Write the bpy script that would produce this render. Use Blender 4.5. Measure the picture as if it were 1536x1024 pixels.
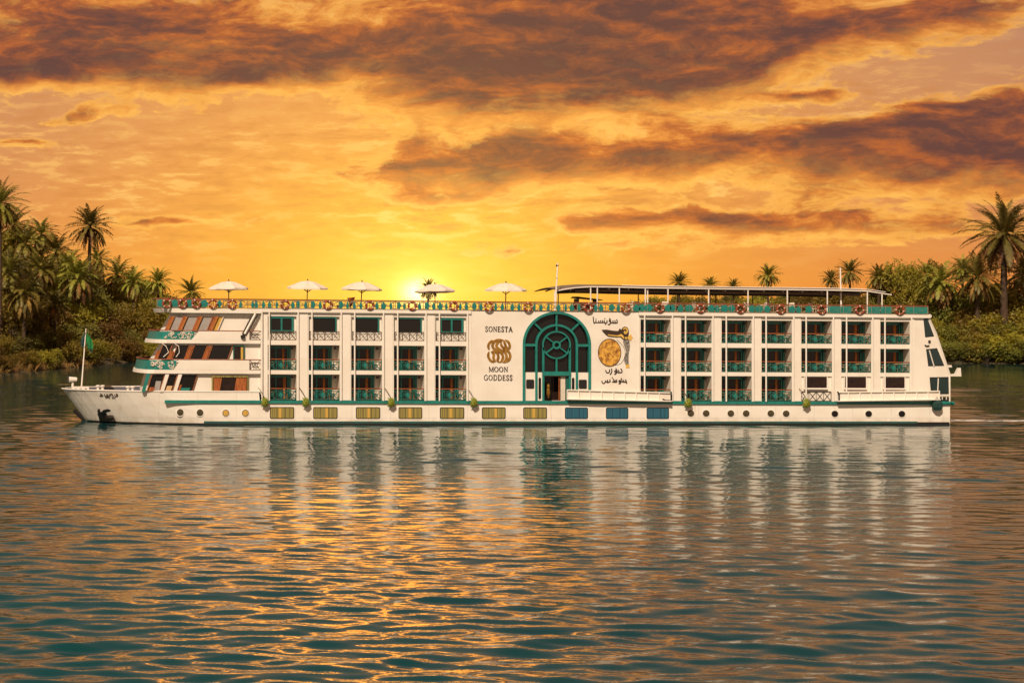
import bpy, bmesh, math, random
import numpy as np
from math import radians, sin, cos, pi, atan, atan2, sqrt, exp
from mathutils import Vector, Matrix

for o in list(bpy.data.objects): bpy.data.objects.remove(o)
scene = bpy.context.scene
COL = scene.collection

# ------------------------------------------------------------------ camera
# 1 metre = 17 px of the 1536 px photograph at the boat's side (the plane y = 0)
CAMX, CAMD, CAMZ, FPX, HPY, PPX = -40.0, 170.0, 167/17, 2890.0, 470.0, 88.0
cd = bpy.data.cameras.new('camera'); cam = bpy.data.objects.new('camera', cd); COL.objects.link(cam)
cam.location = (CAMX, -CAMD, CAMZ); cam.rotation_euler = (radians(90), 0, 0)
cd.sensor_width = 36; cd.lens = FPX/1536*36; cd.shift_x = (768-PPX)/1536; cd.shift_y = -(512-HPY)/1536
cd.clip_start = 1; cd.clip_end = 20000
scene.camera = cam
scene.render.resolution_x = 1024; scene.render.resolution_y = 682
scene.view_settings.view_transform = 'Standard'; scene.view_settings.look = 'None'
scene.view_settings.exposure = 0; scene.view_settings.gamma = 1
scene.cycles.max_bounces = 6; scene.cycles.transparent_max_bounces = 8
scene.cycles.sample_clamp_indirect = 6

# ------------------------------------------------------------------ node maths
class E:
    nt = None
    def __init__(s, k): s.k = k
    @staticmethod
    def m(op, *a, clamp=False):
        n = E.nt.nodes.new('ShaderNodeMath'); n.operation = op; n.use_clamp = clamp
        for i, x in enumerate(a):
            if isinstance(x, E): E.nt.links.new(x.k, n.inputs[i])
            else: n.inputs[i].default_value = x
        return E(n.outputs[0])
    def __add__(s, o): return E.m('ADD', s, o)
    __radd__ = __add__
    def __sub__(s, o): return E.m('SUBTRACT', s, o)
    def __rsub__(s, o): return E.m('SUBTRACT', o, s)
    def __mul__(s, o): return E.m('MULTIPLY', s, o)
    __rmul__ = __mul__
    def __truediv__(s, o): return E.m('DIVIDE', s, o)
    def exp(s): return E.m('EXPONENT', s)
    def clamp(s): return E.m('ADD', s, 0.0, clamp=True)
    def sstep(s, a, b):
        n = E.nt.nodes.new('ShaderNodeMapRange'); n.interpolation_type = 'SMOOTHSTEP'
        E.nt.links.new(s.k, n.inputs[0]); n.inputs[1].default_value = a; n.inputs[2].default_value = b
        return E(n.outputs[0])
def vec(x, y, z=0.0):
    n = E.nt.nodes.new('ShaderNodeCombineXYZ')
    for i, a in enumerate((x, y, z)):
        if isinstance(a, E): E.nt.links.new(a.k, n.inputs[i])
        else: n.inputs[i].default_value = a
    return E(n.outputs[0])
def noise(v, scale, detail=6, rough=.55, dist=0.0, col=False):
    n = E.nt.nodes.new('ShaderNodeTexNoise')
    if v is not None: E.nt.links.new(v.k, n.inputs['Vector'])
    n.inputs['Scale'].default_value = scale; n.inputs['Detail'].default_value = detail
    n.inputs['Roughness'].default_value = rough; n.inputs['Distortion'].default_value = dist
    return E(n.outputs['Color' if col else 'Fac'])
def sep(v):
    n = E.nt.nodes.new('ShaderNodeSeparateXYZ'); E.nt.links.new(v.k, n.inputs[0]); return [E(o) for o in n.outputs]
def mixc(f, a, b, blend='MIX'):
    n = E.nt.nodes.new('ShaderNodeMix'); n.data_type = 'RGBA'; n.blend_type = blend
    for i, x in ((0, f), (6, a), (7, b)):
        if isinstance(x, E): E.nt.links.new(x.k, n.inputs[i])
        else: n.inputs[i].default_value = x if i == 0 else (*x, 1)
    return E(n.outputs[2])
def ramp(f, stops):
    n = E.nt.nodes.new('ShaderNodeValToRGB'); E.nt.links.new(f.k, n.inputs[0]); cr = n.color_ramp
    while len(cr.elements) < len(stops): cr.elements.new(.5)
    for e, (p, c) in zip(cr.elements, stops): e.position = p; e.color = (*c, 1)
    return E(n.outputs[0])

# ------------------------------------------------------------------ world: sunset sky with clouds, by direction
world = bpy.data.worlds.new('World'); scene.world = world; world.use_nodes = True
E.nt = world.node_tree; E.nt.nodes.clear()
def pxdir(px, py):
    tx = (px-PPX)/FPX; tz = (HPY-py)/FPX
    return atan(tx), atan(tz/sqrt(1+tx*tx))
SUNU, SUNV = pxdir(628, 438)
def build_world():
    tc = E.nt.nodes.new('ShaderNodeTexCoord')
    x, y, z = sep(E(tc.outputs['Generated']))
    u = E.m('ARCTAN2', x, y); v = E.m('ARCSINE', z)
    v = E.m('MAXIMUM', v, 0.0)
    w = noise(vec(u*9, v*30), 1.0, 4, .55, 0, True)
    wx, wy, wz = sep(w)
    wu = u + (wx-.5)*.045; wv = v + (wy-.5)*.022
    gu = u + (wx-.5)*.03; gv = v + (wy-.5)*.010
    f = noise(vec(wu*31, wv*78), 1.0, 11, .66)            # cloud body
    fs = noise(vec((wu-(u-SUNU)*.012)*31, (wv-.003)*78), 1.0, 7, .64)
    h2 = noise(vec(wu*10, wv*30, 4.4), 1.0, 3, .5)   # the same cloud a little nearer to the sun
    g = noise(vec(gu*44, gv*190, 3.1), 1.0, 8, .62)  # small streaky cloudlets
    h = noise(vec(u*5, v*16, 7.0), 1.0, 3, .5)
    M = None
    for cx, cy, rx, ry, sl, am in SKY_BLOBS:
        u0, v0 = pxdir(cx, cy)
        du = (wu-u0)/(rx/FPX); dv = (wv-v0-(wu-u0)*sl)/(ry/FPX)
        t = E.m('EXPONENT', (du*du+dv*dv)*-1.0)*am
        M = t if M is None else M+t
        G = t*dv if cx == SKY_BLOBS[0][0] else G+t*dv     # negative under a cloud, where the low sun reaches it
    M = M + v.sstep(.158, .21)*.75
    # base sky
    su = u-SUNU; sv = v-SUNV
    s1 = ((su*su)/(.105**2)+(sv*sv)/(.050**2)); s1 = E.m('EXPONENT', s1*-1.0)
    s2 = E.m('EXPONENT', ((su*su)/(.29**2)+(sv*sv)/(.24**2))*-1.0)
    r = E.m('SQRT', su*su+sv*sv*1.6)
    low = E.m('EXPONENT', v*-17.0)
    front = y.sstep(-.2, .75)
    far = mixc(front, (.60, .42, .31), (.34, .19, .16))  # sky behind the camera is brightened as added fill for shadows
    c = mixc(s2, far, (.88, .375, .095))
    s3 = E.m('EXPONENT', ((su*su)/(.15**2)+(sv*sv)/(.10**2))*-1.0)
    c = mixc(s3*.6, c, (.98, .455, .06))
    c = mixc(low*front*.9, c, (.89, .275, .025))
    c = mixc(s1*.94, c, (1.0, .58, .04))
    # thin bright cloudlets
    gm = E.m('EXPONENT', (su*su)/(.34**2)*-1.0)*(v.sstep(.02, .06)*.75+.25)*(1-v.sstep(.12, .165))
    cl = g.sstep(.50, .63)*gm
    cl = cl*(h.sstep(.36, .62)*.85+.15)
    lit = mixc(s3, (1.0, .54, .15), (1.12, .74, .17))
    c = mixc(cl, c, lit)
    dk = (1-g.sstep(.34, .50))*gm
    c = mixc(dk*(h.sstep(.3, .6)*.5+.15), c, (.60, .22, .05))
    # heavy clouds: gold rim, orange-brown flank, purple-brown core
    d = M*1.05 + (f-.5)*2.4
    cov = d.sstep(.32, .66)
    near = E.m('EXPONENT', ((su*su)/(.34**2)+(sv*sv)/(.15**2))*-1.0)
    relief = ((f-fs)*4.2+.5).clamp()
    th = (cov*.22+M.sstep(.45, 1.5)*.60+((f-.5)*1.7-(relief-.5)*.62+(h2-.5)*.75+(g-.5)*.5)*cov).clamp()
    cn = ramp(th, [(0, (1.05, .55, .11)), (.18, (.92, .34, .055)), (.42, (.62, .155, .028)), (.72, (.30, .08, .032)), (1, (.135, .043, .036))])
    cf = ramp(th, [(0, (.76, .33, .09)), (.18, (.60, .19, .045)), (.44, (.34, .088, .036)), (.75, (.15, .055, .046)), (1, (.080, .043, .050))])
    cc = mixc(near, cf, cn)
    under = (G*-1.35).clamp()*(1-d.sstep(.75, 1.5))
    cc = mixc(under*(near*.6+.22), cc, (1.0, .44, .075))
    c = mixc(cov*.95, c, cc)
    rim = cov*(1-d.sstep(.45, .85))
    c = mixc(rim*(near*.75+.15), c, (1.12, .60, .11))
    # above and behind the picture
    gold_fill = E.m('EXPONENT', ((u-.155)*(u-.155))/(.10**2)*-1.0)*v.sstep(.163, .178)*(1-v.sstep(.192, .25))  # bright gold patch added out of view to gild the water's reflections
    c = mixc(gold_fill*f.sstep(.36, .50)*.95, c, (8.0, 2.9, .30))
    up = v.sstep(.160, .27)
    c = mixc(up*.92*(y.sstep(-.3, .3)*.65+.35), c, (.04, .085, .10))  # unseen upper sky made dark teal so the near water reflects teal
    # sun glow
    gl = E.m('EXPONENT', r*-70.0)*.55 + E.m('EXPONENT', r*-16.0)*.48
    sn = E.nt.nodes.new('ShaderNodeMix'); sn.data_type = 'RGBA'; sn.blend_type = 'ADD'
    sn.inputs[0].default_value = 1
    E.nt.links.new(c.k, sn.inputs[6])
    glc = mixc(1.0, (1.0, .62, .14), vec(gl, gl, gl), 'MULTIPLY')
    disc = E.m('EXPONENT', (r*r)*(-1/(.0075**2)))*1.9
    dsc = mixc(1.0, (1.0, .86, .42), vec(disc, disc, disc), 'MULTIPLY')
    E.nt.links.new(mixc(1.0, glc, dsc, 'ADD').k, sn.inputs[7])
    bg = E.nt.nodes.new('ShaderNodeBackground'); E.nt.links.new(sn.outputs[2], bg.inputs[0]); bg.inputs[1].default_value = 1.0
    sk = E.nt.nodes.new('ShaderNodeTexSky'); sk.sky_type = 'NISHITA'; sk.sun_disc = False
    sk.sun_elevation = radians(2.0); sk.sun_rotation = SUNU; sk.air_density = 1.4; sk.dust_density = 3
    b2 = E.nt.nodes.new('ShaderNodeBackground'); upm = up*.9+.02; E.nt.links.new(mixc(1.0, E(sk.outputs[0]), vec(upm, upm, upm), 'MULTIPLY').k, b2.inputs[0]); b2.inputs[1].default_value = .05
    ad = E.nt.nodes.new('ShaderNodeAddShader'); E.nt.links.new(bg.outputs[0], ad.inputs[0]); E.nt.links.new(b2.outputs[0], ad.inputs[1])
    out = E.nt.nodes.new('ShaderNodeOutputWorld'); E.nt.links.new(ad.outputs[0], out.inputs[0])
# photograph px: centre, radii, slope, strength
SKY_BLOBS = [
    (200, 45, 320, 72, .0, 1.25), (60, 108, 210, 30, .0, .95), (450, 95, 130, 42, .2, .75), (300, 120, 120, 22, .1, .5),
    (830, 60, 240, 108, .0, 1.5), (1010, 40, 190, 66, .1, 1.0), (1290, 50, 340, 44, .18, 1.1), (680, 130, 100, 52, .0, .8),
    (1090, 232, 340, 46, .05, 1.05), (1440, 238, 190, 66, .1, 1.15), (700, 245, 170, 34, .0, .85), (620, 292, 120, 14, .0, .55), (1500, 180, 90, 40, .2, .75),
    (1010, 330, 140, 20, .0, .95), (270, 331, 130, 11, .0, .85), (1250, 345, 270, 18, .0, .7), (880, 372, 220, 11, .0, .5), (1180, 372, 160, 10, .0, .5),
    (1225, 142, 60, 8, .0, .85), (1330, 192, 60, 13, .2, .75), (20, 218, 80, 13, .0, .65), (1400, 157, 50, 4, .0, .6), (120, 170, 140, 10, .05, .5),
]
build_world()
try: world.cycles.sampling_method = 'MANUAL'; world.cycles.sample_map_resolution = 1024
except Exception: pass

# ------------------------------------------------------------------ sun lamp
sd = bpy.data.lights.new('sun', 'SUN'); sun = bpy.data.objects.new('sun', sd); COL.objects.link(sun)
sd.energy = 4.4; sd.angle = radians(0.6); sd.color = (1.0, .82, .62)
sun.rotation_euler = Vector((.46, 1.0, -.98)).to_track_quat('-Z', 'Y').to_euler()
sun.location = (-60, -60, 90)
# ------------------------------------------------------------------ materials
MAT = {}
def mat(name, col, rough=.6, metal=0.0, var=.0, vscale=3.0, bump=0.0, bscale=20.0, spec=None, transl=None, col2=None, stretch=None, objvar=0.0):
    m = bpy.data.materials.new(name); m.use_nodes = True; E.nt = m.node_tree
    p = E.nt.nodes['Principled BSDF']; p.inputs['Base Color'].default_value = (*col, 1)
    p.inputs['Roughness'].default_value = rough; p.inputs['Metallic'].default_value = metal
    if spec is not None: p.inputs['Specular IOR Level'].default_value = spec
    tc = E.nt.nodes.new('ShaderNodeTexCoord'); oc = E(tc.outputs['Object'])
    if stretch:
        x, y, z = sep(oc); oc = vec(x*stretch[0], y*stretch[1], z*stretch[2])
    if var or col2 or objvar:
        n = noise(oc, vscale, 6, .6)
        c2 = col2 or tuple(c*(1-var) for c in col)
        f = n.sstep(.35, .68)
        c = mixc(f, col, c2)
        if objvar:
            oi = E.nt.nodes.new('ShaderNodeObjectInfo')
            k = E(oi.outputs['Random'])
            hs = E.nt.nodes.new('ShaderNodeHueSaturation'); E.nt.links.new(c.k, hs.inputs['Color'])
            E.nt.links.new((k*objvar*2+(1-objvar)).k, hs.inputs['Value'])
            E.nt.links.new((k*.05+.475).k, hs.inputs['Hue'])
            c = E(hs.outputs[0])
        E.nt.links.new(c.k, p.inputs['Base Color'])
        if transl:
            t = E.nt.nodes.new('ShaderNodeBsdfTranslucent'); E.nt.links.new(c.k, t.inputs[0])
            mx = E.nt.nodes.new('ShaderNodeMixShader'); mx.inputs[0].default_value = transl
            E.nt.links.new(p.outputs[0], mx.inputs[1]); E.nt.links.new(t.outputs[0], mx.inputs[2])
            E.nt.links.new(mx.outputs[0], E.nt.nodes['Material Output'].inputs[0])
    if bump:
        b = E.nt.nodes.new('ShaderNodeBump'); b.inputs['Strength'].default_value = bump; b.inputs['Distance'].default_value = .05
        E.nt.links.new(noise(oc, bscale, 5, .6).k, b.inputs['Height']); E.nt.links.new(b.outputs[0], p.inputs['Normal'])
    MAT[name] = m; return m
mat('white_paint', (.82, .775, .70), .42, col2=(.75, .69, .60), vscale=.35, bump=.03, bscale=1.2)
# hull paint: the same white with faint vertical rust and water streaks
m = mat('hull_paint', (.80, .74, .66), .38)
E.nt = m.node_tree; p = E.nt.nodes['Principled BSDF']
tc = E.nt.nodes.new('ShaderNodeTexCoord'); x, y, z = sep(E(tc.outputs['Object']))
st = noise(vec(x*1.6, y, z*.12), 1.0, 7, .65); blot = noise(vec(x*.22, y, z*.5), 1.0, 4, .5)
c = mixc(st.sstep(.56, .72)*blot.sstep(.45, .62)*.55, (.82, .775, .70), (.50, .33, .18))
c = mixc(noise(vec(x*.4, y, z*.9, ), 1.0, 5, .5).sstep(.4, .75)*.35, c, (.66, .57, .47))
c = mixc(noise(vec(x*5.5, y, z*.35), 1.0, 6, .7).sstep(.55, .8)*.30, c, (.40, .30, .20))
c = mixc((1-z.sstep(-.95, .05))*noise(vec(x*1.1, y, z*.5), 1.0, 5, .65).sstep(.36, .66)*.55, c, (.40, .33, .23))   # grime above the waterline
sx_ = E.m('PINGPONG', x, 1.7); sz_ = E.m('PINGPONG', z+.35, 1.1)     # faint plate seams
c = mixc(E.m('MAXIMUM', 1-sx_.sstep(.012, .05), 1-sz_.sstep(.010, .04))*.22, c, (.34, .28, .22))
E.nt.links.new(c.k, p.inputs['Base Color'])
mat('teal_paint', (.014, .21, .18), .35, var=.25, vscale=1.5)
mat('teal_dark', (.010, .12, .098), .5, var=.3, vscale=2)
mat('boot_teal', (.012, .11, .10), .5, col2=(.03, .07, .055), vscale=1.2)
mat('black_paint', (.012, .011, .010), .5)
mat('dark_glass', (.011, .010, .009), .08, spec=.32)
mat('room_glass', (.014, .009, .008), .12, col2=(.032, .015, .010), vscale=2.2, spec=.35)
mat('stern_glass', (.012, .03, .03), .1, spec=.6)
mat('grey_blind', (.36, .33, .31), .6, var=.15, vscale=1.5)
mat('wood', (.42, .13, .03), .45, col2=(.24, .06, .015), vscale=2.5, stretch=(4, 4, .5))
mat('rail_wood', (.30, .09, .035), .5, var=.4, vscale=2)
mat('curtain_orange', (.46, .16, .03), .8, var=.35, vscale=6)
mat('curtain_gold', (.36, .29, .075), .75, col2=(.075, .07, .022), vscale=1.0, stretch=(5.5, 1, .05))
mat('port_glass', (.085, .070, .030), .25, var=.5, vscale=2)
mat('curtain_amber', (.66, .40, .07), .75, col2=(.40, .24, .04), vscale=2.0, stretch=(6, 1, .05))
mat('curtain_blue', (.02, .14, .22), .6, col2=(.004, .035, .06), vscale=1.0, stretch=(6, 1, .05))
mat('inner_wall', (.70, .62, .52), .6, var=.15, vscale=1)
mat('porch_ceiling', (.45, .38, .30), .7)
mat('lining', (.12, .12, .15), .55, var=.25, vscale=1.5)  # blue-grey puts shade into the colour of the bulwark's inner face
mat('deck_floor', (.30, .22, .15), .7, var=.3, vscale=3)
mat('white_metal', (.82, .77, .70), .35)
mat('rail_white', (.70, .63, .53), .45)
mat('rail_backlit', (.30, .22, .14), .5)  # roof railing bars, browned in the colour to look backlit
mat('dark_metal', (.05, .035, .028), .5)
mat('canvas', (.80, .71, .60), .85, var=.12, vscale=2.5, bump=.1, bscale=14)
mat('canvas_edge', (.30, .23, .17), .85)
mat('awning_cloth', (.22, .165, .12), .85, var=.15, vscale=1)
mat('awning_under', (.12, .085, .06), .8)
mat('lifebuoy_orange', (.30, .055, .015), .5, var=.4, vscale=5)
mat('lifebuoy_white', (.75, .66, .55), .5)
mat('letter_brown', (.045, .024, .014), .5)
mat('gold', (.55, .30, .055), .32, metal=.55, col2=(.26, .12, .02), vscale=1.3, stretch=(3, 1, 1))
mat('gold_bright', (.85, .55, .12), .35, metal=.3)
mat('moon_gold', (.78, .43, .07), .5, col2=(.22, .07, .012), vscale=2.6)
mat('scarf', (.030, .026, .024), .7, col2=(.38, .34, .29), vscale=9)
mat('flag_green', (.01, .22, .055), .8, var=.5, vscale=4)
mat('flag_dark', (.012, .045, .05), .8)
mat('fender_green', (.27, .28, .02), .6, col2=(.07, .12, .012), vscale=5)
mat('rope', (.07, .045, .03), .9)
mat('tyre_green', (.01, .06, .05), .8, var=.5, vscale=9)
mat('table_top', (.66, .43, .22), .5, var=.2, vscale=4)
mat('chair_wicker', (.55, .36, .19), .7, var=.3, vscale=9)
mat('red_booth', (.30, .03, .02), .7, var=.4, vscale=3)
mat('lamp_glass', (.9, .75, .5), .2)

# ------------------------------------------------------------------ mesh building
WPOS = {}
def link(name, me, parent=None, loc=None):
    o = bpy.data.objects.new(name, me); COL.objects.link(o)
    w = Vector(loc or (0, 0, 0)); WPOS[o.name] = w
    if parent: o.parent = parent; o.location = w-WPOS[parent.name]
    else: o.location = w
    return o
def tag(o, label=None, cat=None, group=None, kind=None):
    if label: o['label'] = label
    if cat: o['category'] = cat
    if group: o['group'] = group
    if kind: o['kind'] = kind
    return o
def thing(name, loc, label, cat, group=None): return tag(link(name, None, None, loc), label, cat, group)
def V(px, v, y=0.0):
    """a point of the boat: px along it, v photo rows up from the waterline (637) at its fore end, y metres in from the near side"""
    return ((px-768)/17, y, (637-v)/17*(1-.0525*(px-400)/990))
def D(px, py, y):
    """the metric point seen at (px, py) of the photograph when it stands y metres behind the near side"""
    s = FPX/(CAMD+y); return (CAMX+(px-PPX)/s, y, CAMZ+(HPY-py)/s)
class MB:
    def __init__(s): s.v = []; s.f = []
    def add(s, vs, fs):
        n = len(s.v); s.v += [tuple(p) for p in vs]; s.f += [tuple(i+n for i in f) for f in fs]; return s
    def hexa(s, p):   # 8 corners: bottom 4 ccw, top 4 ccw
        return s.add(p, [(3, 2, 1, 0), (4, 5, 6, 7), (0, 1, 5, 4), (1, 2, 6, 5), (2, 3, 7, 6), (3, 0, 4, 7)])
    def bx(s, p0, p1, v0, v1, y0, y1):  # photo-unit box, v0 top, v1 bottom
        return s.hexa([V(p0, v1, y0), V(p1, v1, y0), V(p1, v1, y1), V(p0, v1, y1), V(p0, v0, y0), V(p1, v0, y0), V(p1, v0, y1), V(p0, v0, y1)])
    def box(s, x0, x1, y0, y1, z0, z1):
        return s.hexa([(x0, y0, z0), (x1, y0, z0), (x1, y1, z0), (x0, y1, z0), (x0, y0, z1), (x1, y0, z1), (x1, y1, z1), (x0, y1, z1)])
    def prism(s, pts, y0, y1, conv=V):  # polygon of (px, v) extruded in y
        n = len(pts); a = [conv(p, v, y0) for p, v in pts]; b = [conv(p, v, y1) for p, v in pts]
        return s.add(a+b, [tuple(range(n))[::-1], tuple(range(n, 2*n))]+[(i, (i+1) % n, n+(i+1) % n, n+i) for i in range(n)])
    def tube(s, pts, r, n=6, r2=None, closed=False):
        pts = [Vector(p) for p in pts]; m = len(pts); vs = []; fs = []
        for i, p in enumerate(pts):
            if closed: d = pts[(i+1) % m]-pts[i-1]
            else: d = pts[min(i+1, m-1)]-pts[max(i-1, 0)]
            d = d.normalized() if d.length > 1e-9 else Vector((0, 0, 1))
            a = d.cross(Vector((0, 1, 0)) if abs(d.y) < .9 else Vector((1, 0, 0))).normalized(); b = d.cross(a)
            rr = r if r2 is None else r+(r2-r)*i/max(1, m-1)
            vs += [p+a*cos(2*pi*k/n)*rr+b*sin(2*pi*k/n)*rr for k in range(n)]
        for i in range(m if closed else m-1):
            j = (i+1) % m
            fs += [(i*n+k, i*n+(k+1) % n, j*n+(k+1) % n, j*n+k) for k in range(n)]
        if not closed: fs += [tuple(range(n)), tuple(range((m-1)*n, m*n))[::-1]]
        return s.add(vs, fs)
    def bar(s, a, b, r, n=4): return s.tube([a, b], r, n)
    def lathe(s, c, prof, n=16):  # prof: (radius, height)
        vs = []; fs = []; m = len(prof)
        for r, h in prof: vs += [(c[0]+r*cos(2*pi*k/n), c[1]+r*sin(2*pi*k/n), c[2]+h) for k in range(n)]
        for i in range(m-1): fs += [(i*n+k, i*n+(k+1) % n, (i+1)*n+(k+1) % n, (i+1)*n+k) for k in range(n)]
        fs += [tuple(range(n))[::-1], tuple(range((m-1)*n, m*n))]
        return s.add(vs, fs)
    def disc(s, px, v, rx, ry, y0, y1, n=28, conv=V):
        return s.prism([(px+rx*cos(2*pi*k/n), v-ry*sin(2*pi*k/n)) for k in range(n)], y0, y1, conv)
    def ring(s, px, v, ro, ri, y0, y1, a0=0, a1=2*pi, n=40, k=1.0):  # flat ring sector standing in the side plane, photo units
        N = n+1; vs = []; fs = []
        for i in range(N):
            a = a0+(a1-a0)*i/n
            for rr in (ro, ri):
                for yy in (y0, y1): vs.append(V(px+rr*cos(a), v-rr*sin(a)*k, yy))
        for i in range(n):
            q = 4*i; w = q+4
            fs += [(q, q+2, w+2, w), (q+1, w+1, w+3, q+3), (q, w, w+1, q+1), (q+2, q+3, w+3, w+2)]
        if a1-a0 < 2*pi-.01: fs += [(0, 1, 3, 2), (4*n, 4*n+2, 4*n+3, 4*n+1)]
        return s.add(vs, fs)
    def build(s, name, m, parent=None, smooth=False, loc=None):
        me = bpy.data.meshes.new(name)
        V0 = np.array(s.v, dtype=float)
        c = Vector(loc) if loc is not None else Vector(((V0.min(0)+V0.max(0))/2).tolist())
        me.from_pydata([tuple(q) for q in (V0-np.array(c)).tolist()], [], s.f)
        bm = bmesh.new(); bm.from_mesh(me); bmesh.ops.recalc_face_normals(bm, faces=bm.faces); bm.to_mesh(me); bm.free()
        if smooth: me.polygons.foreach_set('use_smooth', [True]*len(me.polygons))
        me.materials.append(MAT[m] if isinstance(m, str) else m)
        return link(name, me, parent, c)
def ribbon(mb, pts, w, y0, y1, conv=V, wfun=None):
    """a drawn stroke (photo px) of width w, standing a little proud of the wall"""
    n = len(pts); L = []; R = []
    for i in range(n):
        a = pts[max(i-1, 0)]; b = pts[min(i+1, n-1)]
        dx, dy = b[0]-a[0], b[1]-a[1]; l = math.hypot(dx, dy) or 1
        ww = (wfun(i/(max(1, n-1))) if wfun else 1)*w/2
        nx, ny = -dy/l*ww, dx/l*ww
        L.append((pts[i][0]+nx, pts[i][1]+ny)); R.append((pts[i][0]-nx, pts[i][1]-ny))
    vs = [conv(p, v, y0) for p, v in L]+[conv(p, v, y0) for p, v in R]+[conv(p, v, y1) for p, v in L]+[conv(p, v, y1) for p, v in R]
    fs = []
    for i in range(n-1):
        fs += [(i, i+1, n+i+1, n+i), (2*n+i, 3*n+i, 3*n+i+1, 2*n+i+1), (i, 2*n+i, 2*n+i+1, i+1), (n+i, n+i+1, 3*n+i+1, 3*n+i)]
    fs += [(0, n, 3*n, 2*n), (n-1, 3*n-1, 4*n-1, 2*n-1)]
    mb.add(vs, fs)
def smooth(pts, k=4):  # Catmull-Rom
    P = [pts[0]]+list(pts)+[pts[-1]]; out = []
    for i in range(1, len(P)-2):
        for j in range(k):
            t = j/k
            out.append(tuple(.5*((2*P[i][d])+(-P[i-1][d]+P[i+1][d])*t+(2*P[i-1][d]-5*P[i][d]+4*P[i+1][d]-P[i+2][d])*t*t+(-P[i-1][d]+3*P[i][d]-3*P[i+1][d]+P[i+2][d])*t**3) for d in range(len(pts[0]))))
    out.append(tuple(pts[-1])); return out

# ------------------------------------------------------------------ river
def build_river():
    rng = np.random.default_rng(11)
    NR, NC = 1800, 560
    d = np.geomspace(38, 1500, NR); az = np.linspace(-.75, 1.15, NC)
    dd, aa = np.meshgrid(d, az, indexing='ij')
    X = CAMX+dd*np.sin(aa); Y = -CAMD+dd*np.cos(aa)
    Z = np.zeros_like(X); sp = np.maximum(dd*(1.9/NC)*.55, dd*math.log(1500/38)/NR*1.4)
    for i in range(150):
        lam = .5*(8/.5)**rng.random(); th = radians(rng.normal(93, 24)); k = 2*pi/lam
        a = WAVE*lam*math.exp(-.5*(math.log(lam/1.45)/.68)**2)*rng.uniform(.5, 1.3)
        ph = rng.random()*2*pi
        s = np.sin(k*(X*cos(th)+Y*sin(th))+ph+.6*np.sin(X*.11+Y*.05+i))
        fade = np.clip((lam/sp-2.2)/2.2, 0, 1)
        # calm and livelier patches
        Z += a*fade*(s+.18*(1-np.cos(2*np.arcsin(np.clip(s, -1, 1))))*0)
    patch = .8+.35*np.sin(X*.045+1.3*np.sin(Y*.03))*np.sin(Y*.06+.7*np.sin(X*.04))
    Z *= patch
    lee = np.clip((X+42)/8, 0, 1)*np.clip((46-X)/10, 0, 1)      # calmer water in the lee of the boat
    Z *= 1-.5*lee*np.exp(-np.maximum(0, -Y)/45)
    Z = np.where(Y > 330, 0, Z)
    vs = np.stack([X, Y, Z], -1).reshape(-1, 3)
    idx = np.arange(NR*NC).reshape(NR, NC)
    q = np.stack([idx[:-1, :-1], idx[1:, :-1], idx[1:, 1:], idx[:-1, 1:]], -1).reshape(-1, 4)[:, ::-1]
    me = bpy.data.meshes.new('river'); me.vertices.add(len(vs)); me.vertices.foreach_set('co', vs.ravel())
    me.loops.add(q.size); me.loops.foreach_set('vertex_index', q.ravel().astype(np.int32))
    me.polygons.add(len(q)); me.polygons.foreach_set('loop_start', np.arange(0, q.size, 4, dtype=np.int32))
    me.polygons.foreach_set('use_smooth', np.ones(len(q), bool))
    me.update(calc_edges=True)
    m = bpy.data.materials.new('river_water'); m.use_nodes = True; E.nt = m.node_tree
    p = E.nt.nodes['Principled BSDF']; p.inputs['IOR'].default_value = 1.45; p.inputs['Roughness'].default_value = .03; p.inputs['Specular Tint'].default_value = (1.0, .80, .55, 1)
    geo = E.nt.nodes.new('ShaderNodeNewGeometry'); x, y, z = sep(E(geo.outputs['Position']))
    c = mixc(noise(vec(x*.03, y*.02), 1.0, 3, .5).sstep(.3, .7), (.0018, .038, .043), (.003, .052, .055))
    E.nt.links.new(c.k, p.inputs['Base Color'])
    r1 = noise(vec(x*.9, y*2.3), 1.0, 3, .55); r2 = noise(vec(x*2.6, y*6.5), 1.0, 3, .5)
    b = E.nt.nodes.new('ShaderNodeBump'); b.inputs['Strength'].default_value = 1; b.inputs['Distance'].default_value = 1
    E.nt.links.new((r1*.013+r2*.003).k, b.inputs['Height']); E.nt.links.new(b.outputs[0], p.inputs['Normal'])
    me.materials.append(m)
    o = link('river', me); tag(o, kind='structure'); return o
WAVE = .0040
build_river()
# ------------------------------------------------------------------ the boat
ship = thing('river_cruise_boat', (0, 6, 0), 'long white multi-deck river cruise boat with teal trim, arched window and rows of balconies', 'cruise boat')
LF = [(401.6, 444.8), (463, 509.5), (526.8, 573), (590.8, 636.5), (653, 699.5)]
RT = [(960.8, 1006), (1021.7, 1067.5), (1082.4, 1127.6), (1142.4, 1187.8), (1202, 1248), (1262, 1306.8), (1320.5, 1364.7)]
ROWS = [(474, 510), (517, 555), (561, 600)]

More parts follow.
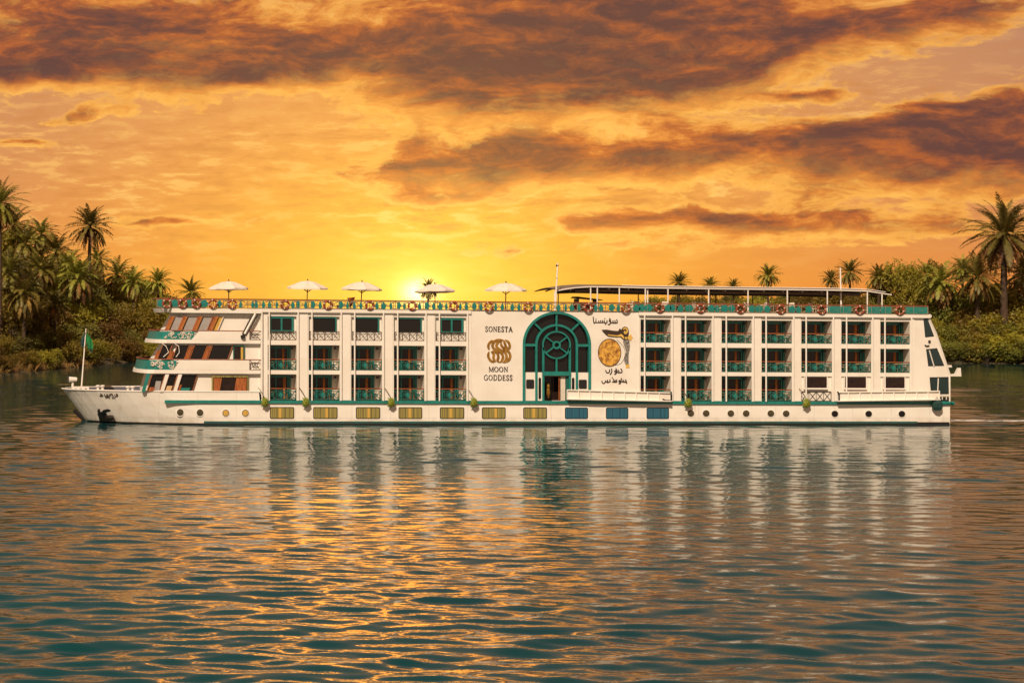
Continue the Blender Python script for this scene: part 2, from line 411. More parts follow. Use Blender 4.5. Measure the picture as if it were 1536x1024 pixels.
# hull: lofted sections
BEAM = 6.0
LEV = [(587.5, 0.0), (597, .12), (608, .3), (620, .55), (631, .82), (637, .92), (655, 1.0)]   # v rows of the bow, and how far each lies towards the waterline shape
STEM = [P - 0 for P in (93, 101, 109, 118, 126, 131, 141)]
def half(s, k):   # half beam at s metres behind the stem; k 0 deck .. 1 waterline
    L = 10.5+2.0*k; t = min(1, s/L); return BEAM*(1-(1-t)**2)**(.62+.05*k)
SS = [0, .12, .35, .7, 1.2, 2, 3, 4.2, 5.6, 7.2, 9, 11, 13.5, 16, 17.38, 17.45, 18.5, 40, 60]
def top_v(px): return 587.5 if px < 389 else 602
def hull_pt(lev, s, side):
    v, k = LEV[lev]; px = STEM[lev]+s*17 if s < 59 else 1425
    y = 6+side*half(s, k)
    if s > 17.4 and v < 601.8: v = 601.8
    return V(px, v, y)
def hull_y(px, v):
    for i in range(len(LEV)-1):
        if LEV[i][0] <= v <= LEV[i+1][0]:
            t = (v-LEV[i][0])/(LEV[i+1][0]-LEV[i][0]); k = LEV[i][1]+(LEV[i+1][1]-LEV[i][1])*t
            st = STEM[i]+(STEM[i+1]-STEM[i])*t; return 6-half(max(0, (px-st)/17), k)
    return 0.0
def loft_hull(off=0.0, levs=range(7)):
    vs = []; fs = []; n = len(SS); levs = list(levs); m = len(levs)
    for side in (-1, 1):
        for l in levs:
            for s in SS:
                x, y, z = hull_pt(l, s, side); vs.append((x, y-side*min(off, abs(y-6)), z))
    for q in (0, 1):
        b = q*n*m
        for i in range(m-1):
            for j in range(n-1): fs.append((b+i*n+j, b+i*n+j+1, b+(i+1)*n+j+1, b+(i+1)*n+j))
    return vs, fs, n, m
vs, fs, n, m = loft_hull()
fs.append([i*n+n-1 for i in range(m)]+[n*m+i*n+n-1 for i in range(m)][::-1])     # transom
mb = MB().add(vs, fs)
# the straight side above the deck line at midships is wall, not bulwark: lower it there
hull = mb.build('hull', 'hull_paint', ship, smooth=False)
# bulwark lining round the fore deck, deck floor and gunwale
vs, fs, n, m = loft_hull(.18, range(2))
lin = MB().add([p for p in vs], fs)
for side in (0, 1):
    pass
lin.build('bulwark_shade_lining', 'lining', ship)
fl = MB(); pts = []
for s in SS[:13]:
    x, y, z = hull_pt(1, s, -1); pts.append((x, min(y+.2, 6), z-.12))
for s in SS[:13][::-1]:
    x, y, z = hull_pt(1, s, 1); pts.append((x, max(y-.2, 6), z-.12))
fl.add(pts, [tuple(range(len(pts)))]); fl.build('fore_deck', 'deck_floor', ship)
gw = MB(); seq = [hull_pt(0, s, -1) for s in SS[:15]][::-1]+[hull_pt(0, s, 1) for s in SS[1:15]]
gw.tube([(x, y, z+.02) for x, y, z in seq], .06, 6); gw.build('gunwale', 'white_metal', ship)
# boot stripe just above the water and the dark wet line under it, following the hull
def hull_band(v0, v1, p0, p1, off, side=-1, step=10):
    b = MB(); vs = []; xs = []; px = p0
    while px < p1: xs.append(px); px += step if px > 420 else 4
    xs.append(p1)
    for px in xs:
        for v in (v0, v1):
            y = hull_y(px, v)-off; vs.append(V(px, v, y if side < 0 else 12-y))
    b.add(vs, [(2*i, 2*i+1, 2*i+3, 2*i+2) for i in range(len(xs)-1)]); return b
hull_band(631.5, 634.6, 306, 1376, .012).build('boot_stripe', 'boot_teal', ship)
b = hull_band(634.5, 654, 132, 1424.5, .016); b.build('wet_hull_band', 'black_paint', ship)
MB().bx(1376, 1424, 632.6, 634.5, -.012, 0).build('stern_hull_stripe', 'black_paint', ship)
# black stem foot
MB().tube([V(112, 620, 6), V(121, 629, 6), V(129, 637, 6), V(138, 650, 6)], .17, 8).build('stem_bar', 'black_paint', ship)
# rubbing strake
st = MB(); st.bx(247, 1424, 600.2, 604.6, -.16, .02); st.build('rubbing_strake', 'teal_paint', ship)
st = MB(); st.tube([V(1395, 602.5, -.1), V(1424, 602.5, -.1), V(1431, 603, .15), V(1431, 603, 5)], .16, 8); st.build('stern_fender_bar', 'teal_paint', ship)
MB().bx(247.5, 1423, 604.6, 606, -.07, -.002).build('strake_moulding', 'white_paint', ship)

# main block behind the balconies, floors, piers
w = MB()
w.bx(391, 1390, 464, 601.5, 1.5, 12)
for a, c in ((391, 401.6), (444.8, 463), (509.5, 526.8), (573, 590.8), (636.5, 653), (699.5, 706)): w.bx(a, c, 468, 600.2, 0, 1.5)
for a, c in ((957, 960.8), (1006, 1021.7), (1067.5, 1082.4), (1127.6, 1142.4), (1187.8, 1202), (1248, 1262), (1306.8, 1320.5), (1364.7, 1374)): w.bx(a, c, 468, 600.2, 0, 1.5)
for a, c in LF+RT:
    w.bx(a, c, 468, 474, .03, 1.5); w.bx(a, c, 510, 517, .03, 1.5); w.bx(a, c, 555, 561, .03, 1.5)
for a, c in LF: w.bx(a, c, 474, 510, .30, 1.5)
for a, c in RT[4:]: w.bx(a, c, 561, 600.2, .16, 1.5)
w.prism([(1374, 463), (1391, 463), (1403, 492), (1423.5, 557), (1424, 601), (1374, 601)], 0, 12)
w.build('superstructure', 'white_paint', ship)
# pilaster edges: narrow raised strips that give each pier its double line
for a, c in ((448.5, 461.5), (513, 525.2), (577, 589.2), (640.5, 651.5), (1010, 1020.2), (1071, 1081), (1131.5, 1141), (1191.5, 1200.6), (1252, 1260.6), (1310.6, 1319.2)):
    MB().bx(a, c, 471, 599.8, -.05, -.002).build('pilaster', 'white_paint', ship)
for a, c in ((702.5, 706.5), (1367.5, 1371), (957.4, 959)): MB().bx(a, c, 468.5, 599.8, -.07, -.002).build('pilaster', 'white_paint', ship)
c_ = MB(); c_.bx(391, 705.9, 463, 468, -.22, 12); c_.bx(957.6, 1394, 463, 468, -.22, 12); c_.bx(706, 957.5, 463.3, 468, .5, 11.9)
c_.build('roof_deck', 'white_paint', ship)
MB().bx(391, 1390, 462.4, 463, 0.6, 11.8).build('roof_deck_floor', 'deck_floor', ship)
# flat middle wall with the arched opening
AX, AV, AR = 835, 514.5, 51.3
mw = MB()
mw.bx(706, AX-AR, 463.2, 600.2, -.04, .42); mw.bx(AX+AR, 957.4, 463.2, 600.2, -.04, .42)
N = 32
for i in range(N):
    a0, a1 = pi-pi*i/N, pi-pi*(i+1)/N
    q0 = (AX+AR*cos(a0), AV-AR*sin(a0)); q1 = (AX+AR*cos(a1), AV-AR*sin(a1))
    mw.prism([(q0[0], 463.2), (q1[0], 463.2), (q1[0], max(q1[1], 463.25)), (q0[0], max(q0[1], 463.25))], -.04, .42)
mw.build('middle_wall', 'white_paint', ship)
pd = MB()
for px in (392.7, 403.6, 447, 467.6, 511.5, 531.6, 575, 596, 638.5, 658.6, 701, 966, 1007.8, 1027.3, 1068.5, 1088.3, 1129, 1148, 1189.4, 1208, 1249, 1268.5, 1307.8, 1326, 1366):
    o = MB(); o.tube([V(px, 463, -.20), V(px, 600.5, -.20)], .068, 6); o.build('facade_pole', 'white_metal', ship)

# ---- arched window
af = MB()
af.ring(AX, AV, 51.3, 47.6, -.10, .30, 0, pi)
af.bx(AX-51.3, AX-47.6, AV, 600.2, -.10, .30); af.bx(AX+47.6, AX+51.3, AV, 600.2, -.10, .30)
arch = af.build('arched_window', 'teal_paint', ship)
g = MB()
N = 40
pts = [(AX+48*cos(pi*i/N), AV-48*sin(pi*i/N)) for i in range(N+1)]+[(AX-48, 557), (AX+48, 557)]
g.prism(pts, .33, .36); g.build('pane', 'dark_glass', arch)
f2 = MB()
f2.ring(AX, AV, 32, 28.8, -.02, .26, 0, pi); f2.ring(AX, AV, 21.5, 19.3, 0, .24); f2.ring(AX, AV, 6.2, 3.6, -.02, .24, n=20)
for a in (45, 90, 135):
    ca, sa = cos(radians(a)), sin(radians(a)); ww = 1.25
    f2.prism([(AX+31*ca-ww*sa, AV-31*sa-ww*ca), (AX+48.5*ca-ww*sa, AV-48.5*sa-ww*ca), (AX+48.5*ca+ww*sa, AV-48.5*sa+ww*ca), (AX+31*ca+ww*sa, AV-31*sa+ww*ca)], .02, .24)
for a in (38, 142, 218, 322):
    ca, sa = cos(radians(a)), sin(radians(a)); ww = .95
    f2.prism([(AX+5.5*ca-ww*sa, AV-5.5*sa-ww*ca), (AX+20*ca-ww*sa, AV-20*sa-ww*ca), (AX+20*ca+ww*sa, AV-20*sa+ww*ca), (AX+5.5*ca+ww*sa, AV-5.5*sa+ww*ca)], .03, .22)
f2.bx(AX-48, AX-31, AV-1.6, AV+2.2, .0, .26); f2.bx(AX+31, AX+48, AV-1.6, AV+2.2, .0, .26)
f2.bx(AX-32, AX-28.8, AV, 600, -.02, .26); f2.bx(AX+28.8, AX+32, AV, 600, -.02, .26)
f2.bx(AX-21.5, AX-18.4, AV+4, 600, .0, .25); f2.bx(AX+18.4, AX+21.5, AV+4, 600, .0, .25)
f2.bx(AX-1.3, AX+1.3, AV-28.8, AV-21, .02, .23); f2.bx(AX-1.3, AX+1.3, AV+21, 556, .02, .23)
f2.bx(AX-21.5, AX+21.5, 555.2, 561.5, -.05, .3)
f2.build('glazing_bars', 'teal_paint', arch)
for a, c in ((AX-47.6, AX-32), (AX+32, AX+47.6), (AX-28.8, AX-21.5), (AX+21.5, AX+28.8)): MB().bx(a, c, 556.6, 600, .085, .5).build('lower_panel', 'white_paint', arch)
for cx in (AX-39.5, AX+39.5):
    o = MB(); o.prism([(cx-6, 569), (cx-5, 567.5), (cx+5, 567.5), (cx+6, 569), (cx+6, 580), (cx+5, 581.5), (cx-5, 581.5), (cx-6, 580)], .05, .09); o.build('small_window', 'black_paint', arch)
for cx in (AX-25, AX+25):
    o = MB(); o.prism([(cx-1.9, 566), (cx, 564), (cx+1.9, 566), (cx+1.9, 596), (cx, 598), (cx-1.9, 596)], .055, .1)
    o2 = o.build('slit_window', 'dark_glass', arch)
# entrance lobby: a real recess with a dark interior, wooden frame and the cream leaf folded open
e = MB(); e.bx(AX-19, AX+19, 561.5, 600, 1.46, 1.5); e.bx(AX-19.5, AX-19, 561.5, 600, .3, 1.5); e.bx(AX+19, AX+19.5, 561.5, 600, .3, 1.5)
door = e.build('entrance', 'room_glass', ship)
o = MB(); o.bx(AX-19, AX-17.6, 562, 600, .2, .32); o.bx(AX-19, AX+19, 561.5, 563, .2, .32); o.bx(AX+4, AX+5.2, 562, 600, .2, .32); o.build('door_frame', 'wood', door)
o = MB(); o.prism([(AX+7, 563), (AX+14, 563), (AX+14, 600), (AX+7, 600)], .25, .32); o.build('door_leaf', 'inner_wall', door)
o = MB(); o.bx(AX+14.6, AX+18.5, 563, 600, .22, .3); o.build('side_light', 'teal_dark', door)
o = MB(); o.lathe(V(AX-9, 597, .8), [(.05, 0), (.18, .4), (.14, .8), (.1, .85), (.14, 1.1), (.05, 1.35)], 10); o.build('lobby_statue', 'gold', door)

# ---- balconies
def lattice(mb, dm, a, c, v0, v1, y, r=.03):
    """the ornate railing of one porch: frame, crossed bars, scrolls and a diamond in the middle"""
    w_ = c-a; P = lambda x, v: V(x, v, y)
    mb.bar(P(a, v1-1), P(c, v1-1), r*1.2); mb.bar(P(a, v0+2.6), P(c, v0+2.6), r)
    for t in (0, .30, .62, 1): mb.bar(P(a+w_*t, v0), P(a+w_*t, v1), r*1.25)
    for t0, t1 in ((0, .30), (.62, 1)):
        x0, x1 = a+w_*t0, a+w_*t1; xm = (x0+x1)/2; vm = (v0+2.6+v1-1)/2
        mb.bar(P(x0, v0+2.6), P(x1, v1-1), r); mb.bar(P(x1, v0+2.6), P(x0, v1-1), r)
        for s_ in (-1, 1):
            mb.tube([P(xm+s_*((x1-x0)/2)*(1-.75*sin(pi*k/8)), v0+3+(v1-v0-4.5)*k/8) for k in range(9)], r*.9, 4)
        mb.tube([P(xm+2.6*cos(k*pi/5), vm+2.6*sin(k*pi/5)) for k in range(10)], r, 4, closed=True)
    xm = a+w_*.46; vm = (v0+v1)/2+.4; hx = w_*.155; hv = (v1-v0)/2-.4
    for sc in (1, .72):
        mb.tube([P(xm-hx*sc, vm), P(xm, vm-hv*sc), P(xm+hx*sc, vm), P(xm, vm+hv*sc)], r*1.2, 4, closed=True)
    dm.prism([(xm-hx*.5, vm), (xm, vm-hv*.62), (xm+hx*.5, vm), (xm, vm+hv*.62)], y-.02, y+.02)
    for t in (.10, .20, .38, .54, .72, .82, .92): mb.bar(P(a+w_*t, v0+2.6), P(a+w_*t, v1-1), r*.7)
    for q in (-.32, .32): mb.bar(P(xm+hx*q*2, v0+2.6), P(xm-hx*q, v1-1), r*.9)
ORD = ['first', 'second', 'third', 'fourth', 'fifth', 'sixth', 'seventh']
porches = []
for i, (a, c) in enumerate(LF):
    for r in (1, 2): porches.append((a, c, r, 'L', i))
for i, (a, c) in enumerate(RT):
    for r in (0, 1, 2):
        if r == 2 and i >= 4: continue
        porches.append((a, c, r, 'R', i))
rnd = random.Random(4)
def porch(a, c, r, grp, i):
    v0, v1 = ROWS[r]
    fl = MB(); fl.bx(a, c, v1-.7, v1, .1, 1.49)
    root = fl.build('balcony', 'inner_wall', ship)
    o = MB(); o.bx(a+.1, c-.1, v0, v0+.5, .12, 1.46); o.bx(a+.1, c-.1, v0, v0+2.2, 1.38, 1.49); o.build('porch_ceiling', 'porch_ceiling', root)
    sh = (((a+c)/2-88)*1.45/171.5)
    d0, d1 = a+.6, min(c-.3, a+34.5+sh)
    W = d1-d0; X = lambda t: d0+W*t
    o = MB(); o.bx(d0, d1, v0+3, v1-.8, 1.455, 1.48); o.build('glass_door', 'room_glass', root)
    o = MB(); k = .67+rnd.uniform(-.03, .03); o.bx(X(k), X(k)+rnd.choice((2.8, 3.2, 3.2, 4.2)), v0+4, v1-2, 1.40, 1.452); o.build('curtain', 'curtain_orange', root)
    o = MB()
    o.bx(d0, d1, v0+2.2, v0+5.6, 1.33, 1.44); o.bx(d0, d0+1.3, v0+5, v1-.8, 1.34, 1.44)
    o.bx(X(.38)-.9, X(.38)+1.0, v0+5, v1-.8, 1.34, 1.44); o.bx(X(.86), X(.86)+1.6, v0+5, v1-.8, 1.34, 1.44); o.bx(X(.93), d1, v0+5, v1-.8, 1.34, 1.44)
    o.build('door_frame', 'teal_paint', root)
    o = MB(); o.bx(c-5.6, c-2.6, v0+3.2, v0+6.5, 1.0, 1.3); o.build('wall_lamp', 'dark_metal', root)
    mb, dm = MB(), MB(); vr = v0+21.5 if r else v0+20.5
    lattice(mb, dm, a+.5, c-.5, vr+.8, v1, .07)
    rail = mb.build('railing', 'teal_dark', root)
    dm.build('railing_diamond', 'teal_paint', rail) if False else dm.build('railing_diamond', 'teal_paint', root)
    o = MB(); o.tube([V(a, vr, .07), V(c, vr, .07)], .05, 6); o.build('handrail', 'rail_wood', root)
for q in porches: porch(*q)
# upper windows of the fore group: flush sash windows over white lattice
def cross_rail(a, c, v0, v1, y, name, m, parent, bays=4, r=.03):
    mb = MB(); P = lambda x, v: V(x, v, y)
    mb.bar(P(a, v0), P(c, v0), r*1.4); mb.bar(P(a, v1), P(c, v1), r*1.2)
    for k in range(bays+1):
        x = a+(c-a)*k/bays; mb.bar(P(x, v0), P(x, v1), r*1.1)
        if k < bays:
            x1 = a+(c-a)*(k+1)/bays; mb.bar(P(x, v0), P(x1, v1), r); mb.bar(P(x1, v0), P(x, v1), r)
    return mb.build(name, m, parent)
for i, (a, c) in enumerate(LF):
    x0, x1 = (405.2, 440) if i == 0 else (a+7.2, a+41.5) if i < 4 else (a+8, a+42)
    sash = i in (0, 4)
    g = MB(); g.bx(x0, x1, 475.5, 496.5, .22, .298); win = g.build('upper_window', 'dark_glass', ship)
    f = MB(); fw = 2.2 if sash else 1.1
    f.bx(x0-.6, x1+.6, 474.6, 475.5+fw*.8, .12, .27); f.bx(x1-fw, x1+.6, 475.5, 496.5, .125, .27)
    if sash: f.bx(x0-.6, x0+fw, 475.5, 496.5, .125, .27); f.bx((x0+x1)/2-1.2, (x0+x1)/2+1.2, 475.5, 496.5, .13, .27); f.bx(x0-.6, x1+.6, 495, 497, .12, .27)
    f.build('frame', 'teal_paint', win)
    wl = cross_rail(a+2, c-.5, 496.6, 509.4, .10, 'window_guard', 'dark_metal', ship, 4, .022)
# low stern windows
for i, (a, c) in enumerate(RT[4:]):
    x0, x1 = a+5.5, c-7.5
    g = MB(); g.bx(x0, x1, 562.5, 579, .06, .158); win = g.build('lounge_window', 'room_glass', ship)
    f = MB(); f.bx(x0-1.2, x1+1.2, 579, 581.4, -.02, .15); f.bx(x0-1.2, x0, 561.6, 579, .02, .15); f.bx(x1, x1+1.2, 561.6, 579, .02, .15); f.build('sill', 'white_metal', win)
cross_rail(RT[4][0]+1, RT[4][1]-1, 585, 599.5, .10, 'window_guard', 'dark_metal', ship, 4, .022)
# hull windows
def rrect(px, v, hw, hh, r=2.2, k=3):
    out = []
    for cx, cy, a0 in ((hw-r, -hh+r, -90), (hw-r, hh-r, 0), (-hw+r, hh-r, 90), (-hw+r, -hh+r, 180)):
        out += [(px+cx+r*cos(radians(a0+90*j/k)), v+cy+r*sin(radians(a0+90*j/k))) for j in range(k+1)]
    return out
for i, (x0, x1) in enumerate([(405, 441), (470, 506), (534, 570), (598, 633), (660, 696), (723, 758), (785, 820), (847.5, 881.5), (909, 942), (970, 1003)]):
    cx = (x0+x1)/2; hw = (x1-x0)/2; vv = 619 if i < 5 else 619
    o = MB(); o.prism(rrect(cx, vv, hw+2, 10.6), -.025, .05); win = o.build('hull_window', 'white_metal', ship)
    o = MB(); o.prism(rrect(cx, vv, hw+.3, 8.9), -.045, -.02); o.build('gasket', 'black_paint', win)
    o = MB(); o.prism(rrect(cx, vv, hw-1.0, 7.7, 1.6), -.06, -.04); o.build('curtain', 'curtain_gold' if i < 7 else 'curtain_blue', win)
    if i < 7:
        t = MB(); tx = cx+(-3, 2, 1, -1, -2, 3, -2)[i]; t.bx(tx-2, tx+2, vv-7.2, vv+7.2, -.066, -.055); t.build('curtain_gap', 'curtain_amber', win)
for i, (px, vv) in enumerate([(270.5, 618.5), (300, 618.7), (338.6, 619.2), (368, 619.2), (1036, 619.4), (1059, 619.4), (1096, 619.5), (1119, 619.5), (1156, 619.5), (1179, 619.7), (1252, 619.9), (1302.7, 620), (1352.5, 620)]):
    y = hull_y(px, vv); vv -= .35 if px > 900 else 0
    o = MB(); o.disc(px, vv, 6.3, 6.3, y-.03, y+.12); po = o.build('porthole', 'white_metal', ship)
    o = MB(); o.disc(px, vv, 5.0, 5.0, y-.05, y-.025); o.build('rim', 'dark_metal', po)
    o = MB(); o.disc(px, vv, 4.1, 4.1, y-.065, y-.045); o.build('pane', 'curtain_amber' if i in (2, 3) else 'dark_glass' if i > 9 else 'port_glass', po)

# ---- fore tiers: three stepped decks with raked glazing and curved canvas rails
def rounded_plan(px0, px1, y0, y1, r, n=8):
    """plan polygon with a rounded fore end, in (px, y)"""
    pts = [(px1, y0)]
    for k in range(n+1):
        a = pi/2*k/n; pts.append((px0+r*17*(1-sin(a)) if False else px0+r*17*(1-sin(a)), y0+ (6-y0)*(1-cos(a)) if False else y0+(6-y0)*(1-cos(a))))
    pts += [(p, 12-y) for p, y in pts[::-1]]
    return pts
def slab(mb, plan_top, plan_bot, v0, v1):
    n = len(plan_top); a = [V(p, v1, y) for p, y in plan_bot]; b = [V(p, v0, y) for p, y in plan_top]
    mb.add(a+b, [tuple(range(n))[::-1], tuple(range(n, 2*n))]+[(i, (i+1) % n, n+(i+1) % n, n+i) for i in range(n)])
R = 1.6
o = MB(); slab(o, rounded_plan(234.5, 391, -.2, 12.2, R), rounded_plan(236.5, 391, -.2, 12.2, R), 463.5, 470.0); o.build('roof_overhang', 'white_paint', ship)
TIERS = [  # body fore edge at bottom/top, v top/bottom, balcony slab (fore edge top/bottom, v0 top of parapet, v1 bottom), solid parapet from/to
    dict(v0=470, v1=496, vb=511, b0=262, b1=238, s0=228, s1=221.5, p0=497.5, p1=515.5, solid=(298, 287)),
    dict(v0=515.5, v1=539, vb=556, b0=246, b1=221, s0=209, s1=203, p0=540.5, p1=560.5, solid=(271, 260)),
    dict(v0=560.5, v1=588, vb=588.5, b0=222, b1=214, s0=None),
]
for t, T in enumerate(TIERS):
    o = MB(); slab(o, rounded_plan(T['b0'], 391, .32, 11.7, R), rounded_plan(T['b1'], 391, .32, 11.7, R), T['v0'], T['vb'])
    body = o.build('fore_deckhouse', 'white_paint', ship)
    if T['s0'] is None: continue
    # parapet: low floor slab all round + solid white part aft of the canvas
    o = MB(); slab(o, rounded_plan(T['s1']+1.5, 391, -.06, 12.06, R), rounded_plan(T['s1'], 391, -.06, 12.06, R), T['p1']-5.5, T['p1'])
    par = o.build('fore_balcony', 'white_paint', ship)
    o = MB(); o.prism([(T['solid'][0], T['p0']), (374, T['p0']), (374, T['p1']-5.4), (T['solid'][1], T['p1']-5.4)], -.06, .10); o.build('parapet', 'white_paint', par)
    cv = MB(); pl = rounded_plan(T['s0'], T['solid'][1]+5, -.02, 12.02, R)
    m_ = [q for q in pl if q[1] < 7]
    n_ = len(m_); a_ = [V(p, T['p0']+.8, y) for p, y in m_]; b_ = [V(p-3, T['p1']-5.4, y) for p, y in m_]
    cv.add(a_+b_, [(i, i+1, n_+i+1, n_+i) for i in range(n_-1)])
    cv.build('canvas_screen', 'teal_paint', par)
    o = MB(); o.tube([V(391, T['p0']-1, -.02)]+[V(p, T['p0']-1, y) for p, y in rounded_plan(T['s0'], 391, -.02, 12.02, R) if y < 12.0][1:], .05, 5); o.build('handrail', 'rail_wood', par)
    # scrollwork over the aft part of the canvas
    o = MB(); x0, x1 = T['s0']+18, T['solid'][1]+2; rr = random.Random(t+3)
    for k in range(26):
        px = rr.uniform(x0, x1); vv = rr.uniform(T['p0']+3, T['p1']-8); rad = rr.uniform(1, 2.4); a0 = rr.uniform(0, 6)
        o.tube([V(px+rad*cos(a0+q*.6), vv+rad*sin(a0+q*.6)*.9, -.06) for q in range(8)], .035, 4)
    pass; o.build('scrollwork', 'rail_white', par)
    x = 374; o = MB(); Q = lambda p, v: V(p, v, -.02)
    o.bar(Q(x, T['p1']-6), Q(391, T['p1']-6), .03); o.bar(Q(x, T['p0']), Q(x, T['p1']-5.5), .04)
    if t == 1:
        for (a, c) in ((340, 357), (357, 374), (374, 391)):
            o.bar(Q(a, T['p0']-.5), Q(c, T['p1']-6), .028); o.bar(Q(c, T['p0']-.5), Q(a, T['p1']-6), .028)
            o.tube([Q((a+c)/2+4*cos(k*pi/5), (T['p0']+T['p1']-6)/2+4*sin(k*pi/5)) for k in range(10)], .028, 4, closed=True)
    else:
        o.bar(Q(x, T['p0']-.5), Q(391, T['p1']-6), .028); o.bar(Q(391, T['p0']-.5), Q(x, T['p1']-6), .028)
        o.tube([Q(382+5*cos(k*pi/5), (T['p0']+T['p1']-6)/2+4*sin(k*pi/5)) for k in range(10)], .028, 4, closed=True)
    o.build('crossed_railing', 'dark_metal', par)
def para(x0, x1, v0, v1, lean): return [(x0+lean, v0), (x1+lean, v0), (x1, v1), (x0, v1)]
def glazing(bays, v0, v1, lean, name, kinds, y=.30):
    for (x0, x1), kd in zip(bays, kinds):
        o = MB(); o.prism(para(x0, x1, v0, v1, lean), y-.06, y+.0); w_ = o.build(name, kd, ship)
        f = MB(); t = 1.0
        f.prism(para(x0-t, x0, v0-.8, v1, lean), y-.16, y-.03); f.prism(para(x1, x1+t, v0-.8, v1, lean), y-.16, y-.03)
        f.build('frame', 'wood' if kd in ('grey_blind', 'dark_glass') else 'white_metal', w_)
# tier 1 (upper): grey blinds between wooden shutters
glazing([(254, 266), (273, 288), (296, 310), (318, 326)], 476, 496.3, 9, 'raked_window', ['grey_blind', 'grey_blind', 'grey_blind', 'curtain_amber'])
for k, x in enumerate((247, 266.5, 289, 312.5)):
    o = MB(); o.prism(para(x, x+6.0, 475.4, 496.4, 9), .12, .3); o.build('shutter', 'wood', ship)
    o = MB(); o.prism(para(x+3.2, x+6.2, 475.6, 496.4, 9), .08, .2); o.build('shutter_edge', 'curtain_orange', ship)
for k, x in enumerate((272, 294.5)):
    o = MB(); o.prism(para(x-.5, x+2.0, 475.6, 496.4, 9), .17, .27); o.build('shutter_gap', 'black_paint', ship)
# tier 2 (middle): dark glass, leaning wooden stays
glazing([(237, 250), (259, 276), (285, 303), (312, 341)], 518.5, 539, 8, 'raked_window', ['dark_glass']*4)
for k, x in enumerate((231, 251, 277, 304)):
    o = MB(); o.prism(para(x, x+5.5, 527 if k < 2 else 520, 539, 5 if k < 2 else 8), .10, .28); o.build('shutter', 'wood', ship)
for x0, x1 in ((243, 250), (262, 266)):
    o = MB(); o.tube([V(x0, 516, -.02), V(x0+6, 520, -.02), V(x1+3, 529, -.02), V(x0+2, 536, -.02)], .035, 5); o.build('rail_stay', 'white_metal', ship)
o = MB(); o.bx(351, 366, 519.5, 553, .2, .30); dr = o.build('side_door', 'room_glass', ship)
o = MB(); o.bx(350, 351.5, 518.5, 553, .12, .3); o.bx(350, 367, 518, 519.5, .12, .3); o.bx(365.5, 367, 519.5, 553, .12, .3); o.build('frame', 'teal_dark', dr)
o = MB(); o.bx(361.5, 365, 521, 552, .16, .22); o.build('door_leaf', 'curtain_amber', dr)
# tier 3 (lower): dark saloon windows with white leaning posts, teal fore post
glazing([(221, 239), (247, 258), (266, 288)], 562.5, 587.3, 8, 'raked_window', ['dark_glass']*3)
for x in (240, 259.5): 
    o = MB(); o.prism(para(x, x+5.5, 561, 588, 8.5), .02, .2); o.build('leaning_post', 'white_paint', ship)
o = MB(); o.prism(para(212.5, 217.5, 560.6, 588, 8), .02, .3); o.build('fore_post', 'teal_paint', ship)
for (x0, x1, v0, kd) in ((222, 230, 581, 'wood'), (231, 239, 572, 'grey_blind'), (248, 256, 579, 'table_top'), (262, 270, 577, 'wood'), (270, 283, 582, 'teal_paint')):
    o = MB(); o.prism(para(x0, x1, v0, 587.2, 3), .17, .235); o.build('saloon_seat', kd, ship)
o = MB(); o.bx(319.5, 371.5, 565, 587, .22, .30); sw = o.build('saloon_window', 'room_glass', ship)
o = MB(); o.bx(317.8, 373.2, 563.4, 566, .14, .3); o.bx(317.8, 373.2, 586.3, 588, .14, .3); o.bx(317.8, 320, 566, 586.3, .14, .3); o.bx(371, 373.2, 566, 586.3, .14, .3); o.build('frame', 'curtain_gold', sw)
o = MB(); o.prism([(321, 567), (333, 567), (330, 586), (321, 586)], .18, .21); o.prism([(355, 567), (370, 567), (370, 586), (352, 586)], .18, .21); o.build('curtain', 'wood', sw)
# folded white ladder arm on the upper tier
o = MB(); o.bar(V(386, 471, -.12), V(368, 503, -.12), .09); o.bar(V(380, 470, -.15), V(364, 501, -.15), .09); arm = o.build('folding_arm', 'dark_metal', ship)
o = MB(); o.bar(V(383, 471, -.2), V(367, 501, -.2), .12); o.build('arm_tube', 'white_metal', arm)
o = MB(); o.lathe(V(364, 505, -.2), [(.1, -.16), (.2, -.1), (.2, .1), (.1, .16)], 10); o.build('arm_foot', 'black_paint', arm)

# ---- stern
for (pts, ) in (([(1385.5, 479), (1391, 478.2), (1400.2, 503), (1388, 504.5)],), ([(1390, 524.5), (1405, 523), (1415, 547.2), (1393, 547.8)],), ([(1395.5, 566.5), (1421.5, 566), (1422, 589.5), (1397.5, 590)],)):
    q = [(px, 637-(637-y)/.9475) for px, y in pts]
    cx = sum(p for p, _ in q)/4; cv_ = sum(v for _, v in q)/4
    o = MB(); o.prism([(cx+(p-cx)*1.09, cv_+(v-cv_)*1.09) for p, v in q], -.03, .05); sw = o.build('stern_window', 'black_paint', ship)
    o = MB(); o.prism(q, -.05, -.02); o.build('pane', 'stern_glass', sw)
o = MB(); o.bar(V(1393.5, 519, -.08), V(1400.5, 544, -.08), .05); o.build('stern_window_stay', 'white_metal', ship)
o = MB(); o.bar(V(1407, 563, -.08), V(1406, 586, -.08), .05); o.build('stern_window_stay', 'white_metal', ship)
o = MB(); o.disc(1394, 505.5, 1.9, 2.6, -.06, .02); o.tube([V(1387, 510.5, -.06), V(1389, 512.5, -.06), V(1393.5, 511.5, -.06)], .06, 5); o.build('wall_hook', 'dark_metal', ship)
o = MB(); o.tube([V(1395.5+2.2*cos(k*pi/6), 465+2.2*sin(k*pi/6), .1) for k in range(12)], .05, 5, closed=True); o.build('stern_ring', 'white_metal', ship)
o = MB(); o.bar(V(1391, 463, -.03), V(1404, 492, -.03), .07); o.bar(V(1404, 492, -.03), V(1424.5, 557, -.03), .07); o.bar(V(1424.5, 557, -.03), V(1424.5, 600, -.03), .07); o.build('stern_edge', 'white_metal', ship)
